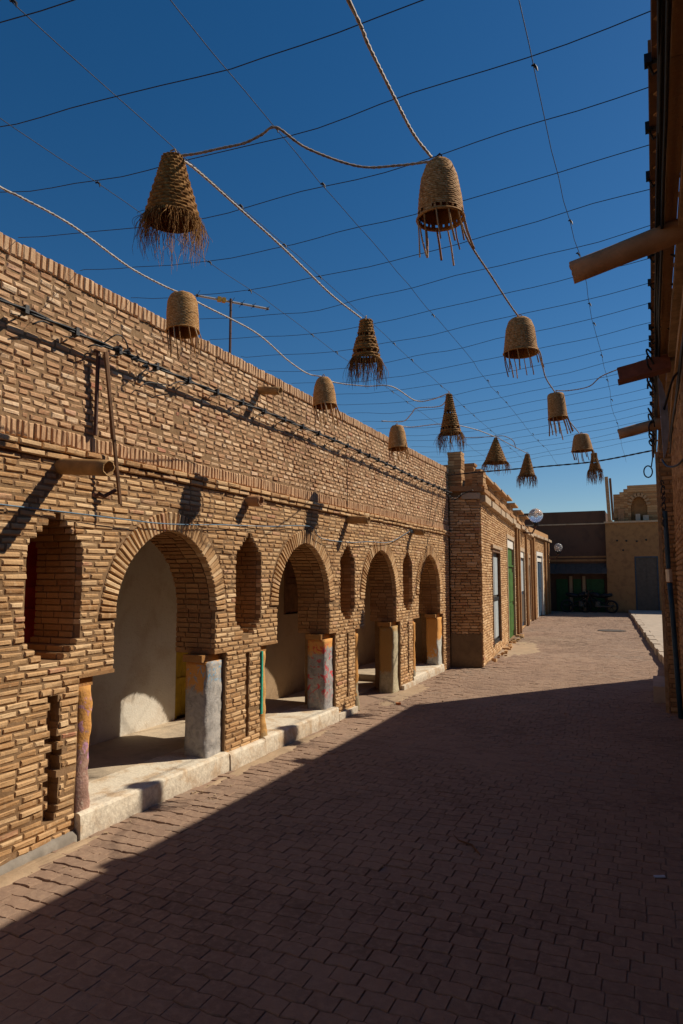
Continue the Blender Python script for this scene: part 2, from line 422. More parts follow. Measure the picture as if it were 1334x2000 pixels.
# ================================================================= ARCADE BUILDING ON THE LEFT
W = -3.47; PIT = .043; LED = 57 * PIT; TOP = 3.70
arcade = empty('arcade_building', (W, 0, 0), label='long sand brick arcade building with four arches, slot windows and a painted step', cat='building')
FL = Frame((W, 0), (0, 1), (1, 0))
ARCH = [4.40 + 2.31 * k for k in range(4)]; WIN = [3.24 + 2.31 * k for k in range(4)]
HWU, SPR, ECC, IMP = .607, 1.40, .05, 24 * PIT
RAD = HWU + ECC
def arch_hw(z, extra):
    if z <= SPR: return HWU + extra
    rr = RAD + extra; q = rr * rr - (z - SPR) ** 2
    if q <= ECC * ECC: return 0
    return math.sqrt(q) - ECC
def win_hw(z, k=0):
    if 1.29 <= z <= 1.90: return .215
    if 1.90 < z < 2.09: return .215 * (1 - (z - 1.90) / .2)
    if 1.14 < z < 1.29: return .215 * (1 - (1.29 - z) / .17)
    return 0
GRV = random.Random(3)
grv_cache = {}
def groove(z, k):
    zi = int(z / PIT)
    if (zi, k) not in grv_cache:
        if k == 0: grv_cache[(zi, k)] = (WIN[0] + .03 + GRV.uniform(-.02, .02), GRV.uniform(.02, .065) if zi < 22 else 0)
        else: grv_cache[(zi, k)] = (WIN[k] + GRV.uniform(-.005, .005), GRV.uniform(.02, .034))
    return grv_cache[(zi, k)]
def holes_front(z, extra_ring=.165, grow=0., grooves=True):
    H = []
    for c in ARCH:
        if z < IMP: H.append((c - .925 - grow, c + .79 + grow))
        elif z < SPR - .02: H.append((c - HWU - grow, c + HWU + grow))
        else:
            h = arch_hw(z, extra_ring)
            if h > 0: H.append((c - h, c + h))
    for k, c in enumerate(WIN):
        h = win_hw(z, k)
        if h > .01: H.append((c - h - grow, c + h + grow))
        if grooves and (.22 if k else .16) < z < 1.0:
            g, gw = groove(z, k)
            if gw > 0: H.append((g - gw, g + gw))
    return H
def wob(a, z): return .010 * fbm(a * .9, z * 1.7, 1.5) * (1.6 if z < 1.2 else 1)
bs = BrickSet()
lay(bs, FL, 1.4, 12.55, 0, IMP, PIT, .165, holes_front, jit=.0042, hj=.013, proud=-.006, prot=.016, wob=wob, rough=.0038, joint=.009, skip=.006)
lay(bs, FL, 1.4, 12.55, IMP, LED, PIT, .165, holes_front, hj=.013, proud=-.0065, jit=.003, prot=.014, wob=wob, rough=.003, joint=.010)
# voussoirs
soff = []
for ci, c in enumerate(ARCH):
    path = []; z = IMP + PIT / 2
    while z < SPR: path.append((HWU, z, 0.)); z += PIT
    n = 20; tmax = math.acos(ECC / RAD)
    for i in range(n): q = (i + .5) / n * tmax; path.append((RAD * math.cos(q) - ECC, SPR + RAD * math.sin(q), q))
    fine = [(HWU, IMP, 0.)] + [(HWU, SPR, 0.)] + [(RAD * math.cos(i / 16 * tmax) - ECC, SPR + RAD * math.sin(i / 16 * tmax), i / 16 * tmax) for i in range(1, 17)]
    # mortar shell behind the voussoirs
    mb = MB()
    for sg in (1, -1):
        for (p, q) in zip(fine[:-1], fine[1:]):
            V = []
            for (a, z, t) in (p, q):
                for e in (.012, .14):
                    for x in (W - .014, W - .425): V.append((x, c + sg * (a + e * math.cos(t)), z + e * math.sin(t)))
            F = [(0, 1, 5, 4), (2, 6, 7, 3), (0, 4, 6, 2), (1, 3, 7, 5), (0, 2, 3, 1), (4, 5, 7, 6)]
            mb.add(V, [f[::-1] for f in F] if sg > 0 else F, .4)
    shell = mb.build('arch', MORTAR, arcade)
    soffit = MB()
    for sg in (1, -1):
        for (a, z, t) in path:
            x = W - .07 if t > 0 else W - .05
            k = 0
            while x > W - .41:
                L = rnd.uniform(.1, .2) if k else rnd.uniform(.09, .14); x1 = max(x - L, W - .43)
                rr = rnd.uniform(-.002, .004)
                ctr = ((x + x1) / 2, c + sg * (a + (.03 + rr) * math.cos(t)), z + (.03 + rr) * math.sin(t))
                soffit.obox(ctr, ((x - x1) / 2 - .005, 0, 0), (0, sg * -math.sin(t) * .0172, math.cos(t) * .0172), (0, sg * math.cos(t) * .03, math.sin(t) * .03), rnd.uniform(0, .7))
                x = x1; k += 1
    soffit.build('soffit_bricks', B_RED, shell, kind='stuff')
    ring = BrickSet()
    n2 = 25
    for sg in (1, -1):
        for i in range(n2):
            t = (i + .5) / n2 * tmax; rr = RAD + .079
            a = c + sg * (rr * math.cos(t) - ECC); z = SPR + rr * math.sin(t)
            ring.brick(FL, a, z, .150 + rnd.uniform(-.004, .004),   .0345 + rnd.uniform(-.003, .003), rnd.uniform(-.002, .006), .07, t if sg > 0 else math.pi - t, rough=.0025)
    ring.build(shell, B_LOW, 'arch_brick', nmax=60)
# ledge, soldier course, upper wall, coping
def courses(z, pitch, bl, proud, d, h):
    x = 1.4
    while x < 12.55:
        l = bl * rnd.uniform(.92, 1.08)
        bs.brick(FL, x + l / 2, z + rnd.uniform(-.003, .003) + wob(x, z), l - .012, h, proud - .012 + rnd.uniform(-.004, .004), d, rnd.uniform(-.01, .01), rough=.003); x += l
courses(LED + .022, .05, .185, .035, .10, .036); courses(LED + .065, .05, .185, .05, .11, .036)
def soldiers(z, h, proud, d, s0=1.4, s1=12.55, wd=.056):
    x = s0
    while x < s1:
        l = wd * rnd.uniform(.85, 1.15)
        ub.brick(FL, x + l / 2, z + rnd.uniform(-.004, .004), l - .008, h * rnd.uniform(.95, 1.04), proud + rnd.uniform(-.004, .004), d, rnd.uniform(-.03, .03), rough=.003, tone=rnd.uniform(.2, .7)); x += l
ub = BrickSet()
soldiers(LED + .148, .100, -.002, .05, wd=.044)
lay(ub, FL, 1.4, 12.55, LED + .212, TOP - .055, .0465, .122, None, proud=-.005, joint=.012, hj=.016, jit=.004, prot=.02, wob=lambda a, z: .012 * fbm(a * .8, z * .9, 8.5), rough=.0035, skip=.004)
soldiers(TOP - .005, .100, .008, .14, wd=.047)
bs.build(arcade, B_LOW, 'brick', 'brickwork', 190)
ub.build(arcade, B_UP, 'brick', 'brickwork', 110)
# core of the wall (the mortar seen in the joints)
core = MB(); z = 0.
while z < LED - .001:
    z1 = min(z + PIT, LED); zc = (z + z1) / 2
    def iv(gr): 
        H = []
        for c in ARCH:
            if zc < IMP: H.append((c - .925, c + .79))
            else:
                h = arch_hw(zc, .10)
                if h > 0: H.append((c - h, c + h))
        for k, c in enumerate(WIN):
            h = win_hw(zc)
            if h > .01: H.append((c - h - .012, c + h + .012))
            if gr and (.22 if k else .16) < zc < 1.0:
                g, gw = groove(zc, k)
                if gw > 0: H.append((g - gw, g + gw))
        return subtract([(-3, 12.58)], H)
    for a, b in iv(True): core.box(W - .09, W - .013, a, b, z, z1, rnd.random())
    for a, b in iv(False): core.box(W - .42, W - .09, a, b, z, z1, rnd.random())
    z = z1
core.box(W - .42, W - .012, -3, 12.58, LED, TOP, .5)
core.build('wall', MORTAR, arcade)
# bricks lining the sides of the slot windows and of the piers
jb = MB(); z = 0.
while z < 2.12:
    zc = z + PIT / 2
    for k, c in enumerate(WIN):
        h = win_hw(zc)
        if h > .01:
            for sg in (-1, 1):
                x = W - .062
                while x > W - .40:
                    L = rnd.uniform(.1, .2); x1 = max(x - L, W - .425)
                    e = c + sg * (h + rnd.uniform(-.003, .003))
                    jb.box(x1 + .004, x - .004, min(e, e + sg * .035), max(e, e + sg * .035), zc - .0168, zc + .0168, rnd.uniform(0, .7)); x = x1
    if zc < IMP:
        for c in ARCH:
            for e, sg in ((c - .925, -1), (c + .79, 1)):
                e = e + rnd.uniform(-.003, .003)
                jb.box(W - .088, W - .061, min(e, e + sg * .03), max(e, e + sg * .03), zc - .0165, zc + .0165, rnd.uniform(0, .7))
    z += PIT
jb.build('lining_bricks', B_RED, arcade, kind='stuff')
# overhanging impost ledge bricks over each column (underside of the brick band)
im = MB()
for c in ARCH:
    for (a, b) in ((c - .935, c - HWU), (c + HWU, c + .80)):
        im = MB(); im.box(W - .42, W - .006, a, b, IMP - .006, IMP + .018, .3); im.build('impost_slab', B_RED, arcade)
# columns
def rounded_column(c0, c1, side, mat, z0, seed, xf=W - .040):
    """plastered jamb column: c0..c1 along the street, side = +1 when its free edge faces up the street (left jamb)"""
    xb = W - .25; r1 = .04
    prof = []
    free, fixed = (c1, c0) if side > 0 else (c0, c1)
    s = -1 if side > 0 else 1      # direction from free edge to fixed edge
    n = 6
    prof.append((xf, fixed))
    for i in range(n + 1):
        q = math.pi / 2 * i / n; prof.append((xf - r1 + r1 * math.cos(q), free + s * r1 * (1 - math.sin(q))))
    for i in range(1, 6): prof.append((xf - r1 - (xf - r1 - xb) * i / 5, free))
    prof.append((xb, fixed))
    nz = 22; V = []; F = []; m = len(prof)
    for i in range(nz + 1):
        z = z0 + (IMP - .07 - z0) * i / nz
        for (x, y) in prof:
            d = .020 * fbm(x * 4 + seed, y * 4, z * 3.3) + .010 * fbm(x * 14, y * 14 + seed, z * 11)
            low = max(0, .25 - (z - z0)) * .10
            V.append((x + d + (low if x > xb + .1 else 0) * .4, y + (s * -1) * (d + low * .3) * (0 if abs(y - fixed) < 1e-6 else 1), z))
    for i in range(nz):
        for k in range(m):
            k2 = (k + 1) % m; f = (i * m + k, i * m + k2, (i + 1) * m + k2, (i + 1) * m + k)
            F.append(f if side < 0 else f[::-1])
    top = tuple(nz * m + k for k in range(m)); F.append(top if side < 0 else top[::-1])
    o = obj('column', V, F, mat, arcade, None, True)
    cap = MB(); a, b = min(c0, c1), max(c0, c1)
    if side > 0: b += .015
    else: a -= .025
    cap.box(xb - .02, xf - .03, a, b, IMP - .072, IMP - .012, .5)
    cap.build('capital', CAPM, o)
    return o
CAPM = column_mat('ochre_capital', (.42, .21, .07), (.36, .2, .1), None, .95, 4, worn=.1)
TEAL, REDS, PINK, SKYB = (.04, .42, .30), (.55, .03, .04), (.55, .28, .42), (.12, .36, .58)
FLZ = [.15, .15, .0, .12]
CM = [(column_mat('paint_a', ORANGE, (.44, .26, .2), PINK, .62, 1, (.3, .95), .2), column_mat('paint_b', ORANGE, (.40, .37, .34), SKYB, .72, 2, (.70, 1.02), .2, .30)),
      (column_mat('paint_c', (.66, .36, .12), (.52, .33, .15), None, .2, 3, worn=.1), column_mat('paint_d', ORANGE, (.33, .31, .30), REDS, .80, 4, (.2, 1.0), .16, .08)),
      (column_mat('paint_e', ORANGE, (.40, .32, .2), None, .3, 5), column_mat('paint_f', (.42, .24, .08), (.44, .38, .25), (.2, .4, .42), .30, 6, (.86, 1.05), .2, .62)),
      (column_mat('paint_g', ORANGE, (.4, .34, .24), None, .2, 7), column_mat('paint_h', ORANGE, (.48, .47, .42), (.5, .55, .55), .22, 8, (.1, .5), .2, .35))]
for k, c in enumerate(ARCH):
    rounded_column(c - .924, c - .79, 1, CM[k][0], FLZ[k] - .02, k, W - .012)
    rounded_column(c + .535, c + .79, -1, CM[k][1], FLZ[k] - .02, k + 9)
# teal stripe of paint on the edge of the second pier is a thin coat on the plaster
tl = MB(); rg = random.Random(4); zz = .38
while zz < .97:
    wv = .016 + .014 * abs(fbm(zz * 9, 1)); tl.box(W - .02, W + .004, ARCH[1] - .926, ARCH[1] - .926 + wv * 1.3, zz, zz + .0352, .5); zz += .035
tl.build('paint_stripe', plain('teal_spray', TEAL, .6, .2, 30), arcade)
# step, floor, back wall, ceiling
def step_piece(s0, s1, h, xf, seed, parent=arcade):
    n = max(6, int((s1 - s0) / .07)); V = []; F = []
    prof = [(xf + .012, -.02), (xf + .01, h * .5), (xf + .004, h - .016), (xf - .004, h - .005), (xf - .018, h), (W - .43, h)]
    m = len(prof)
    for i in range(n + 1):
        s = s0 + (s1 - s0) * i / n
        for k, (x, z) in enumerate(prof):
            e = .007 * fbm(s * 2.2 + seed, z * 3, seed) + .005 * fbm(s * 9, z * 15, seed) - (.02 * max(0, fbm(s * 5 + seed, 3.3) - .25) if k in (2, 3, 4) else 0)
            V.append((x + (e if k < 5 else 0), s, z + (e * .4 if 1 < k < 5 else 0)))
    for i in range(n):
        for k in range(m - 1): F.append((i * m + k, (i + 1) * m + k, (i + 1) * m + k + 1, i * m + k + 1))
    F.append(tuple(range(m))); F.append(tuple(n * m + k for k in range(m))[::-1])
    return obj('step', V, F, STEP_PL, parent, None, False)
step_piece(3.475, 5.19, .165, W + .03, 1); step_piece(5.2, 5.80, .15, W + .045, 2); step_piece(5.815, 7.49, .16, W + .035, 3); step_piece(10.39, 12.1, .13, W + .0, 4)
for (a, b) in ((7.52, 8.08), (9.84, 10.37)):
    fb = MB(); fb.box(W - .03, W + .035, a, b, -.02, .07, .4); fb.build('pier_footing', STEP_PL, arcade)
V = []; F = []
for i in range(25):
    y = 2.80 + i * .0275; h = .012 + .0018 * i + .010 * fbm(i * .5, 3); o_ = .006 * fbm(i * .6, 9)
    V += [(W + .030 + o_, y, -.02), (W + .026 + o_, y, h * .6), (W + .008 + o_, y, h + .012), (W - .03, y, h + .02)]
    if i: F += [(4 * i - 4 + k, 4 * i + k, 4 * i + k + 1, 4 * i - 3 + k) for k in range(3)]
F += [(0, 1, 2, 3), (96, 99, 98, 97)]
obj('mortar_fillet', V, F, plain('grey_mortar', (.26, .225, .185), .9), arcade, None, True)
fl = MB(); fl.box(-4.72, W - .43, -3, 7.6, -.02, .163); fl.box(-4.72, W - .43, 7.6, 10.3, -.02, .03); fl.box(-4.72, W - .43, 10.3, 12.58, -.02, .13); fl.build('floor', FLOOR_PL, arcade)
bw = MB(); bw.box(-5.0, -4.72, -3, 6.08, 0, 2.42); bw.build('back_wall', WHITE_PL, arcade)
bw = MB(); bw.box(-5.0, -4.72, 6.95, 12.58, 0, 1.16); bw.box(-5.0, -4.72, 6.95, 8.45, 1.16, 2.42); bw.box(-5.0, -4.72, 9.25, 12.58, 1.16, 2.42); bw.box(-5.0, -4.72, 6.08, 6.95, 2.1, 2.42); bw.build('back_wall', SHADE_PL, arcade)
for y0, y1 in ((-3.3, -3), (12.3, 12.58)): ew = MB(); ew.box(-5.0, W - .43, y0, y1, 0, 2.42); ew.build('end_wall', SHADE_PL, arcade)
def plank_door(y0, y1, z0, z1, x, mat, n, parent=arcade, nm='door'):
    fr = MB(); fr.box(x - .06, x + .02, y0, y0 + .05, z0, z1); fr.box(x - .06, x + .02, y1 - .05, y1, z0, z1); fr.box(x - .06, x + .02, y0 + .05, y1 - .05, z1 - .05, z1); d = fr.build(nm, mat, parent)
    wv = (y1 - y0 - .1) / n
    for i in range(n):
        p = MB(); p.box(x - .05, x - .01, y0 + .053 + i * wv, y0 + .047 + (i + 1) * wv, z0 + .01, z1 - .052, .5); p.build('plank', mat, d)
    for zz in (z0 + .35, z1 - .45):
        b = MB(); b.box(x - .01, x + .008, y0 + .06, y1 - .06, zz, zz + .07); b.build('rail', mat, d)
    return d
plank_door(6.09, 6.94, .17, 2.1, -4.76, YGREEN, 7)
plank_door(8.46, 9.24, 1.17, 2.05, -4.74, WOOD_D, 5, nm='shutter')
plank_door(2.85, 3.65, 1.05, 2.0, -4.0, REDP, 5, nm='shutter')
plank_door(9.6, 10.4, .04, 1.95, -4.70, WOOD_D, 5)
rf = MB(); rf.box(-9, W - .425, -3, 12.58, 2.42, 3.1); rf.build('roof', MUD, arcade)
rf = MB(); rf.box(-9, -5.01, -3, 12.58, 0, 2.41); rf.build('rear_rooms', MUD, arcade)
# drain spouts
def pipe(name, p0, p1, r, mat, parent=None, r1=None, seed=0, n=20, **k):
    p0, p1 = Vector(p0), Vector(p1); d = (p1 - p0); L = d.length; d.normalize()
    a = d.cross(Vector((0, 0, 1))).normalized(); b = a.cross(d); r1 = r1 or r
    V = []; F = []; m = 7
    seq = [(i / (m - 1), 1.0) for i in range(m)] + [(1.0, .80), (.55, .78)]
    for (t, f) in seq:
        for q in range(n):
            an = 2 * math.pi * q / n; rr = (r + (r1 - r) * t) * f * (1 + .05 * fbm(math.cos(an) * 1.5 + seed, math.sin(an) * 1.5, t * 3))
            ee = .012 * fbm(math.cos(an) * 2, math.sin(an) * 2, seed) if t == 1 else 0
            V.append(tuple(p0 + d * (L * t + ee) + (a * math.cos(an) + b * math.sin(an)) * rr))
    for i in range(len(seq) - 1):
        for q in range(n): F.append((i * n + q, i * n + (q + 1) % n, (i + 1) * n + (q + 1) % n, (i + 1) * n + q))
    F.append(tuple((len(seq) - 1) * n + q for q in range(n)))
    return obj(name, V, F, mat, parent, None, True, **k)
pipe('drain_spout', (W - .02, 3.245, 2.412), (-3.07, 3.245, 2.372), .052, CLAY, arcade, seed=1)
pipe('drain_spout', (W - .02, 5.506, 2.412), (-3.33, 5.51, 2.40), .05, CLAY_D, arcade, seed=2)
pipe('drain_spout', (W - .02, 7.853, 2.41), (-3.19, 7.86, 2.395), .05, CLAY, arcade, seed=3)
pipe('drain_spout', (W - .02, 10.38, 2.42), (-3.26, 10.38, 2.39), .05, CLAY, arcade, seed=4)
pipe('drain_spout', (W - .02, 5.697, 3.534), (-3.24, 5.70, 3.50), .040, CLAY, arcade, seed=5)

# ================================================================= RIGHT BUILDING (a sliver, in its own shade)
rb = empty('corner_building', (.27, 0, 0), label='shaded brick building at the right edge with clay spouts and cable bundles under its eave', cat='building')
foot = [(.285, -5), (.285, 9.6), (.145, 9.6), (.145, 11.98), (3.05, 15.95), (9, 15.95), (9, -5)]
V = [(x, y, z) for z in (0, 3.66) for x, y in foot]; n = len(foot)
obj('wall', V, [tuple(range(n))[::-1], tuple(range(n, 2 * n))] + [(i, (i + 1) % n, (i + 1) % n + n, i + n)[::1] for i in range(n)], MORTAR, rb, [.3] * (2 * n))
rbs = BrickSet()
FR = Frame((.27, 0), (0, 1), (-1, 0))
lay(rbs, FR, .8, 9.58, .02, 3.36, .058, .21, None, jit=.003, prot=.01, joint=.014, rough=.003)
FR2 = Frame((.13, 0), (0, 1), (-1, 0)); lay(rbs, FR2, 9.62, 11.96, .02, 3.5, .058, .21, None, jit=.003, joint=.012)
FR3 = Frame((.14, 9.585), (1, 0), (0, -1)); lay(rbs, FR3, .0, .14, .02, 3.4, .058, .21, None, jit=.002, joint=.012)
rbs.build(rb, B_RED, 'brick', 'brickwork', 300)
ev = MB(); y = -3.
while y < 11.85:
    L = rnd.uniform(1.6, 2.6); y1 = min(y + L, 11.93)
    ev.obox((.083 + rnd.uniform(-.006, .006), (y + y1) / 2, 3.642 + rnd.uniform(-.004, .004)), (.018, rnd.uniform(-.004, .004), 0), (rnd.uniform(-.004, .004), (y1 - y) / 2 + .02, 0), (0, 0, .045), rnd.random()); y = y1
ev.build('eave_board', WOOD_D, rb)
for zz0, zz1, x0, x1, mt in ((3.565, 3.665, .128, .188, B_RED), (3.50, 3.585, .19, .268, WOOD_O), (3.37, 3.44, .232, .268, B_RED)):
    y = -3.
    while y < 9.55:
        L = rnd.uniform(.9, 1.6); y1 = min(y + L, 9.56); q = MB()
        q.box(x0 + rnd.uniform(-.004, .004), x1, y, y1 - .006, zz0 + rnd.uniform(-.004, .004), zz1, rnd.random())
        if y1 < 2 or y1 > 7: pass
        q.build('eave_course', mt, rb); y = y1
tt = MB(); y = 1.2
while y < 9.5:
    tt.obox((.128, y, 3.625), (.026, .026, 0), (-.026, .026, 0), (0, 0, .03), rnd.random()); y += .135
tt.build('dentil_bricks', B_RED, rb, kind='stuff')
bk = MB(); y = 2.05
while y < 11.5:
    bk.box(.075, .30, y, y + .02, 3.695, 3.715); y += .9
bk.build('eave_bracket', IRON, rb)
blk = MB(); blk.box(-.05, .125, 10.35, 11.45, -.01, .21); blk.build('stone_seat', CONC, rb)
cb = MB(); cb.box(.09, .128, 9.62, 9.70, 0, 3.3); cb.build('corner_trim', WOOD_O, rb)
pipe('drain_spout', (.30, 3.876, 3.54), (-.345, 3.876, 3.385), .062, CLAY_D, rb, seed=6)
q = MB(); q.obox((.0, 6.185, 3.445), (.20, 0, .035), (0, .07, 0), (-.008, 0, .050)); q.obox((.0, 6.185, 3.385), (.205, 0, .035), (0, .078, 0), (0, 0, .008)); q.build('drain_spout', plain('red_oxide_wood', (.20, .06, .03), .8, .3, 14), rb)
pipe('drain_spout', (.28, 8.6, 3.49), (-.30, 8.6, 3.37), .062, CLAY_D, rb, seed=7)
pipe('drain_spout', (.28, 1.5, 3.49), (-.32, 1.5, 3.40), .062, CLAY_D, rb, seed=8)

# ================================================================= SHOP ROW ON THE LEFT, BEYOND THE ARCADE
A = Vector((-2.92, 12.85)); B = Vector((-4.26, 27.1)); C2 = Vector((-4.38, 33.4)); S0 = Vector((-3.47, 12.6))
row = empty('shop_row', (A.x, A.y, 0), label='low brick row of shops beyond the arcade with narrow coloured doors and slab cornice', cat='building')
def frame(P0, P1):
    u = (P1 - P0).normalized(); return Frame(P0, u, (u.y, -u.x)), (P1 - P0).length
FA, LA = frame(A, B); FB, LB = frame(B, C2); FS, LS = frame(S0, A)
ft = [(S0.x, S0.y + .06), tuple(FA.P(0.02, 0, -.12)[:2]), tuple(FA.P(LA, 0, -.12)[:2]), tuple(FB.P(LB, 0, -.12)[:2]), (-9, 33.4), (-9, 12.6)]
V = [(x, y, z) for z in (0, 3.30) for x, y in ft]; n = len(ft)
obj('wall', V, [tuple(range(n))[::-1], tuple(range(n, 2 * n))] + [(i, (i + 1) % n, (i + 1) % n + n, i + n) for i in range(n)], MORTAR, row, [.4] * (2 * n))
DOORS = [(1.62, 3.15, .22, 2.27), (4.85, 7.0, .04, 2.78), (8.6, 10.9, .05, 2.62), (12.3, 13.9, .05, 2.5)]
def fb_box(mb, fr, a0, a1, z0, z1, c0, c1, t=.5):
    ctr = fr.P((a0 + a1) / 2, (z0 + z1) / 2, (c0 + c1) / 2)
    mb.obox(ctr, fr.u * (a1 - a0) / 2, fr.z * (z1 - z0) / 2, fr.n * (c1 - c0) / 2, t)
fw = MB(); zs = sorted({0, 3.28} | {d[2] for d in DOORS} | {d[3] for d in DOORS})
for z0, z1 in zip(zs[:-1], zs[1:]):
    for a, b in subtract([(0.05, LA)], [(d[0], d[1]) for d in DOORS if d[2] < (z0 + z1) / 2 < d[3]]): fb_box(fw, FA, a, b, z0, z1, -.13, -.014, .5)
D5 = [(1.6, 3.6, .04, 2.7)]
fb_box(fw, FB, 0, 1.6, 0, 3.28, -.13, -.014); fb_box(fw, FB, 3.6, LB, 0, 3.28, -.13, -.014); fb_box(fw, FB, 1.6, 3.6, 2.7, 3.28, -.13, -.014)
fw.build('facade', MORTAR, row)
rs = BrickSet()
hf = lambda z: [(d[0] - .01, d[1] + .01) for d in DOORS if d[2] < z < d[3]]
lay(rs, FA, .0, LA, .02, 3.2, .052, .20, hf, joint=.010, jit=.003, rough=.003, wob=lambda a, z: .012 * fbm(a, z))
lay(rs, FB, .0, LB, .02, 3.2, .052, .20, lambda z: [(1.6, 3.6)] if z < 2.7 else [], joint=.010)
lay(rs, FS, .0, LS - .02, .02, 3.22, .054, .20, None, joint=.010, rough=.003)
rs.build(row, B_LOW, 'brick', 'brickwork', 150)
pr = MB()
for i in range(16):
    a = i * (LS - .03) / 16; fb_box(pr, FS, a, a + (LS - .03) / 16, 0, .62 + .06 * fbm(i * .7, 2) + rnd.uniform(-.02, .02), -.02, .010 + .001 * (i % 2))
pr.build('plinth_render', plaster('damp_render', (.20, .135, .075), (.14, .095, .055), (.08, .055, .035), 4), row)
def slab_run(name, fr, a0, a1, z, h, c0, c1, mat, n, jit=.02, parent=row):
    st = (a1 - a0) / n
    for i in range(n):
        mb = MB(); l0 = a0 + i * st + .01; l1 = a0 + (i + 1) * st - .01
        ctr = fr.P((l0 + l1) / 2, z + rnd.uniform(-jit, jit) * .5, (c0 + c1) / 2 + rnd.uniform(-jit, jit))
        tz = rnd.uniform(-.02, .02)
        mb.obox(ctr, fr.u * (l1 - l0) / 2 + fr.z * tz * (l1 - l0) * .3, fr.z * h / 2, fr.n * (c1 - c0) / 2 + fr.z * rnd.uniform(-.01, .01), rnd.random())
        mb.build(name, mat, parent)
CORN = plaster('cornice_plaster', (.48, .36, .24), (.38, .26, .16), (.3, .2, .12), 5)
slab_run('cornice_slab', FA, 0.0, 8.4, 3.16, .13, -.10, .11, CORN, 9, .03)
slab_run('cornice_slab', FA, 8.4, LA, 3.22, .10, -.10, .13, CORN, 7, .03)
slab_run('cornice_slab', FB, .05, LB, 3.3, .1, -.1, .14, CORN, 6, .03)
slab_run('cornice_slab', FS, .22, LS - .01, 3.22, .12, -.04, .05, CORN, 1, .0)
slab_run('parapet_slab', FA, -.03, LA, 3.33, .07, -.25, .07, B_RED, 16, .02)
slab_run('parapet_slab', FS, .0, LS + .02, 3.345, .10, -.2, .07, B_RED, 1, .0)
pw = MB()
fb_box(pw, FA, .3, LA, 3.37, 3.52, -.32, -.06, .4); fb_box(pw, FB, 0, LB, 3.34, 3.62, -.32, -.05, .6); pw.build('parapet', B_RED, row)
# short brick merlons each under a projecting slab
for i, a in enumerate([.75, 2.2, 3.75, 5.3, 7.3, 9.6, 12.2]):
    mb = MB(); hgt = [.16, .20, .22, .27, .26, .26, .3][i]
    for c_ in range(3): fb_box(mb, FA, a + rnd.uniform(0, .05), a + 1.0 + rnd.uniform(-.08, .05), 3.52 + hgt * c_ / 3, 3.52 + hgt * (c_ + 1) / 3 - .008, -.32, -.10 - rnd.uniform(0, .03), rnd.random())
    m_ = mb.build('merlon', B_RED, row)
    s_ = MB(); fb_box(s_, FA, a - .05, a + 1.22, 3.52 + hgt, 3.52 + hgt + .045, -.36, .03, .8); s_.build('cap_slab', WOOD_O, m_)
# corner stacks
def stack(name, cx, cy, hw, z0, z1, parent, mat=B_RED, taper=0):
    mb = MB(); z = z0
    while z < z1 - .02:
        for sx in (-1, 1):
            j = lambda: rnd.uniform(-.008, .008); k = 1 - taper * (z - z0) / (z1 - z0)
            mb.box(cx + (sx < 0) * -hw * k + j(), cx + (sx > 0) * hw * k + j(), cy - hw * k + j(), cy + hw * k + j(), z + .003, z + .052, rnd.random())
        z += .056
    return mb.build(name, mat, parent)
stack('chimney_stack', -3.37, 12.78, .13, 3.40, 4.05, row)
stack('chimney_stack', -2.99, 13.02, .11, 3.42, 3.72, row)
# ruined stepped parapet behind the corner
for (x0, x1, y0, y1, z1) in ((-3.9, -3.15, 13.3, 13.55, 3.92), (-3.15, -3.04, 13.4, 13.7, 3.84), (-3.04, -2.93 + -.08, 13.5, 13.8, 3.74)):
    mb = MB(); z = 3.4
    while z < z1 - .02: mb.box(x0 + rnd.uniform(-.01, .01), x1 + rnd.uniform(-.02, .02), y0, y1, z, z + .05, rnd.random()); z += .054
    mb.build('broken_parapet', B_RED, row)
# doors of the row
def leaf(fr, d, name, mat, c=-.10, frame_mat=None, fwid=.07, panels=None, bars=None, top=None, fc=.0):
    a0, a1, z0, z1 = d; mb = MB(); fb_box(mb, fr, a0 + fwid, a1 - fwid, z0, z1 - fwid, c - .03, c); o = mb.build(name, mat, row)
    f_ = MB(); fb_box(f_, fr, a0, a0 + fwid, z0, z1, c - .03, fc + .015); fb_box(f_, fr, a1 - fwid, a1, z0, z1, c - .03, fc + .015); fb_box(f_, fr, a0 + fwid, a1 - fwid, z1 - fwid, z1, c - .03, fc + .013)
    f_.build('frame', frame_mat or mat, o)
    for (zz, hh, m_) in (bars or []):
        b = MB(); fb_box(b, fr, a0 + fwid, a1 - fwid, zz, zz + hh, c, c + .04); b.build('rail', m_, o)
    for (p0, p1, m_) in (panels or []):
        for k in range(2):
            w2 = (a1 - a0 - 2 * fwid) / 2; b = MB(); fb_box(b, fr, a0 + fwid + k * w2 + .04, a0 + fwid + (k + 1) * w2 - .04, p0, p1, c, c + .02); b.build('panel', m_, o)
    return o
leaf(FA, DOORS[0], 'door', GREYM, -.07, WOOD_D, .05, [(1.28, 2.12, GREYP), (.34, 1.14, GREYP)], [(1.16, .07, BLACK), (.22, .08, BLACK)])
ld = MB(); fb_box(ld, FA, 1.45, 3.3, 2.29, 2.36, -.05, .05); ld.build('lintel', CORN, row)
o = leaf(FA, DOORS[1], 'door', GREENP, -.06, CORN, .10, [(1.0, 1.8, GREENP), (.2, .9, GREENP)], [(2.45, .05, WHITEP), (1.95, .05, GREENP)])
pn = MB(); fb_box(pn, FA, 4.99, 6.86, 2.50, 2.66, -.058, -.02); pn.build('transom_panel', WHITEP, o)
o = leaf(FA, DOORS[2], 'door', BLUEP, -.06, CORN, .12, [(1.2, 2.2, GREYP), (.2, 1.1, GREYM)], [(2.3, .2, WHITEP)])
o = leaf(FA, DOORS[3], 'door', WOOD_D, -.06, WOOD_O, .12, [(.2, 2.0, WOOD_D)], [(2.1, .22, CORN)])
